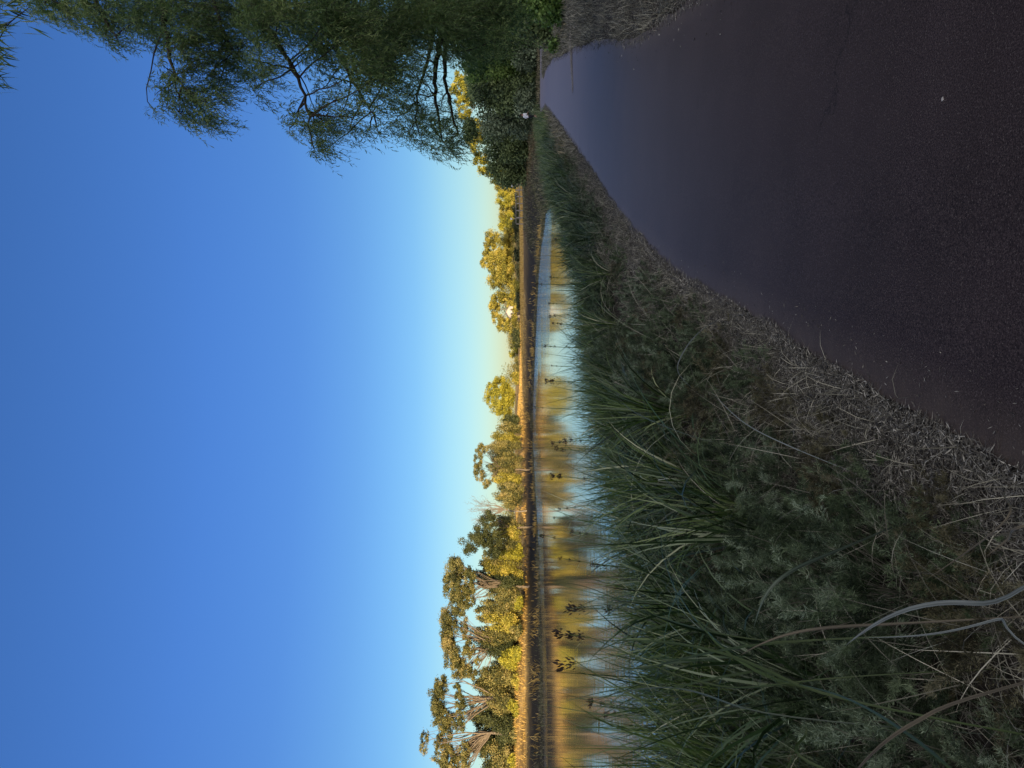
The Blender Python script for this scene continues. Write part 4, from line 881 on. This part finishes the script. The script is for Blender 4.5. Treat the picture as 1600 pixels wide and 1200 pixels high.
def house():
    c = at(799, 489, 190); g = float(height(c[0], c[1])[0])
    h = empty('house', (c[0], c[1], g), 'small white-walled house half hidden among the golden gums', 'house')
    b = MB(); H = c[2] - g + .5; box(b, (c[0], c[1], g + H / 2), (3.0, 6, H))
    b.add([(c[0] - 1.5, c[1] - 3, g + H), (c[0] + 1.5, c[1] - 3, g + H), (c[0], c[1] - 3, g + H + .9)], [(0, 1, 2)]); b.build('wall', plain('white_render', (.42, .40, .39), .8, .06), h)
    r = MB(); e = .35
    for s in (-1, 1):
        V = []
        for y in (-3.3, 3.3):
            for (x, z) in ((0, 1.02), (s * 1.8, -.07), (s * 1.8, -.2), (0, .9)): V.append((c[0] + x, c[1] + y, g + H + z))
        r.add(V, [(0, 1, 5, 4), (1, 2, 6, 5), (2, 3, 7, 6), (0, 3, 2, 1), (4, 5, 6, 7)])
    r.build('roof', plain('pale_roof_sheet', (.25, .24, .24), .6, .1), h)
    for x in (-.6, .6):
        wi = MB(); box(wi, (c[0] + x, c[1] - 3.03, g + H - .7), (.5, .06, .7)); wi.build('window', plain('dark_window_glass', (.03, .035, .04), .1, .1, 2, 0, .5), h)
house()
for px, py, Y, hh, lb in [(799, 342, 118, .3, 'small white sign board between the dark bushes and the railing'), (812, 276, 100, .45, 'small white marker at the foot of the dark hedge'), (801, 290, 112, .4, 'small white sign board above the left end of the railing')]:
    q = at(px, py, Y); g = float(height(q[0], q[1])[0]); s = empty('sign', (q[0], q[1], g), lb, 'sign')
    b = MB(); box(b, (q[0], q[1], (g + q[2]) / 2), (.07, .07, max(q[2] - g, .2))); b.build('post', M_WOOD, s)
    b = MB(); box(b, (q[0], q[1] - .06, q[2]), (hh * 1.1, .03, hh)); b.build('board', plain('white_board', (.75, .76, .78), .6, .04), s)

# ------------------------------------------------------------------ person walking at the bend
def person():
    Y = 58.5; foot = at(845, 182, Y); x0, y0 = foot[0], foot[1]; g = max(float(height(x0, y0)[0]), -.03) + .03
    t = empty('person', (x0, y0, g), 'person in white shirt and dark shorts walking at the bend of the path', 'person')
    skin = plain('skin', (.32, .19, .13), .6, .05, 3)
    J = dict(pel=(0, 0, .95, .115), wa=(.03, 0, 1.08, .10), ch=(.07, 0, 1.26, .115), no=(.27, 0, 1.605, .018), nk=(.13, 0, 1.46, .065), hd0=(.16, 0, 1.53, .075), hd1=(.17, 0, 1.62, .098), hd2=(.16, 0, 1.70, .075),
             sl=(.09, .17, 1.39, .06), el=(.02, .24, 1.13, .045), wl=(.20, .22, .98, .032), hl=(.26, .21, .93, .038),
             sr=(.10, -.17, 1.39, .06), er=(.06, -.25, 1.12, .045), wr=(.28, -.22, 1.04, .032), hr=(.35, -.20, 1.02, .038),
             tl=(.03, .09, .80, .085), kl=(.20, .10, .50, .058), al=(.12, .10, .11, .038), fl=(.20, .10, .05, .035), tol=(.30, .10, .035, .03),
             tr=(-.02, -.09, .80, .085), kr=(-.02, -.10, .49, .058), ar=(-.28, -.10, .16, .038), fr=(-.24, -.10, .07, .035), tor=(-.16, -.10, .03, .03))
    E = [('pel', 'wa'), ('wa', 'ch'), ('hd1', 'no'), ('ch', 'nk'), ('nk', 'hd0'), ('hd0', 'hd1'), ('hd1', 'hd2'), ('ch', 'sl'), ('sl', 'el'), ('el', 'wl'), ('wl', 'hl'), ('ch', 'sr'), ('sr', 'er'), ('er', 'wr'), ('wr', 'hr'),
         ('pel', 'tl'), ('tl', 'kl'), ('kl', 'al'), ('al', 'fl'), ('fl', 'tol'), ('pel', 'tr'), ('tr', 'kr'), ('kr', 'ar'), ('ar', 'fr'), ('fr', 'tor')]
    rz = math.radians(20)
    def skinmesh(name, names, mat, grow=0, extra=None, root=None):
        me = bpy.data.meshes.new(name); ids = {k: i for i, k in enumerate(names)}
        me.from_pydata([J[k][:3] for k in names], [(ids[a], ids[b]) for a, b in E if a in ids and b in ids], [])
        o = bpy.data.objects.new(name, me); C.objects.link(o); md = o.modifiers.new('skin', 'SKIN'); md.use_smooth_shade = True
        for k in names:
            r = J[k][3] + grow; me.skin_vertices[0].data[ids[k]].radius = (r, r)
        me.skin_vertices[0].data[ids[root or names[0]]].use_root = True
        ss = o.modifiers.new('sub', 'SUBSURF'); ss.levels = 2; ss.render_levels = 2
        me.materials.append(mat); o.parent = t; return o
    def sk(o): return o
    me0 = skinmesh('body', list(J), skin)
    skinmesh('shirt', ['pel', 'wa', 'ch', 'nk', 'sl', 'el', 'sr', 'er'], plain('white_cloth', (.62, .63, .65), .9, .05, 5), .020)
    skinmesh('shorts', ['pel', 'wa', 'tl', 'tr', 'kl', 'kr'], plain('black_cloth', (.012, .013, .016), .9, .1, 5), .018)
    for s, a in (('shoe', 'l'), ('shoe', 'r')):
        skinmesh(s, ['a' + a, 'f' + a, 'to' + a], plain('dark_shoe', (.03, .03, .035), .7, .1, 5), .012)
    hb = MB(); th = np.linspace(0, 1.75, 7)[:, None]; ph = (np.arange(14) / 14 * 6.283)[None]
    V = np.stack([np.sin(th) * np.cos(ph) * .118, np.sin(th) * np.sin(ph) * .108, np.cos(th) * .125 + 0 * ph], -1) + np.array([.145, 0, 1.645])
    i = (np.arange(6)[:, None] * 14 + np.arange(14)[None]).ravel(); j = (np.arange(6)[:, None] * 14 + (np.arange(14)[None] + 1) % 14).ravel()
    hb.add(V.reshape(-1, 3), np.stack([i, j, j + 14, i + 14], -1)); ho = hb.build('hair', plain('dark_hair', (.02, .014, .01), .7, .1), smooth=True); ho.parent = t
    t.rotation_euler = (0, 0, rz)
person()

# ------------------------------------------------------------------ distant woodland closing the horizon
dw = MB()
for k in range(150):
    a = rng.uniform(-.62, .62); Y = rng.uniform(270, 420); x = a * Y; g = float(height(x, Y)[0])
    hgt = rng.uniform(4, 8.5) if a < .48 else rng.uniform(8, 13)
    leaf_cloud(dw, (x, Y, g + hgt * .42), (rng.uniform(6, 11), 4, hgt * .58), 1100, .5, sub=9)
tag(dw.build('distant_woodland', M_GUM), kind='stuff')
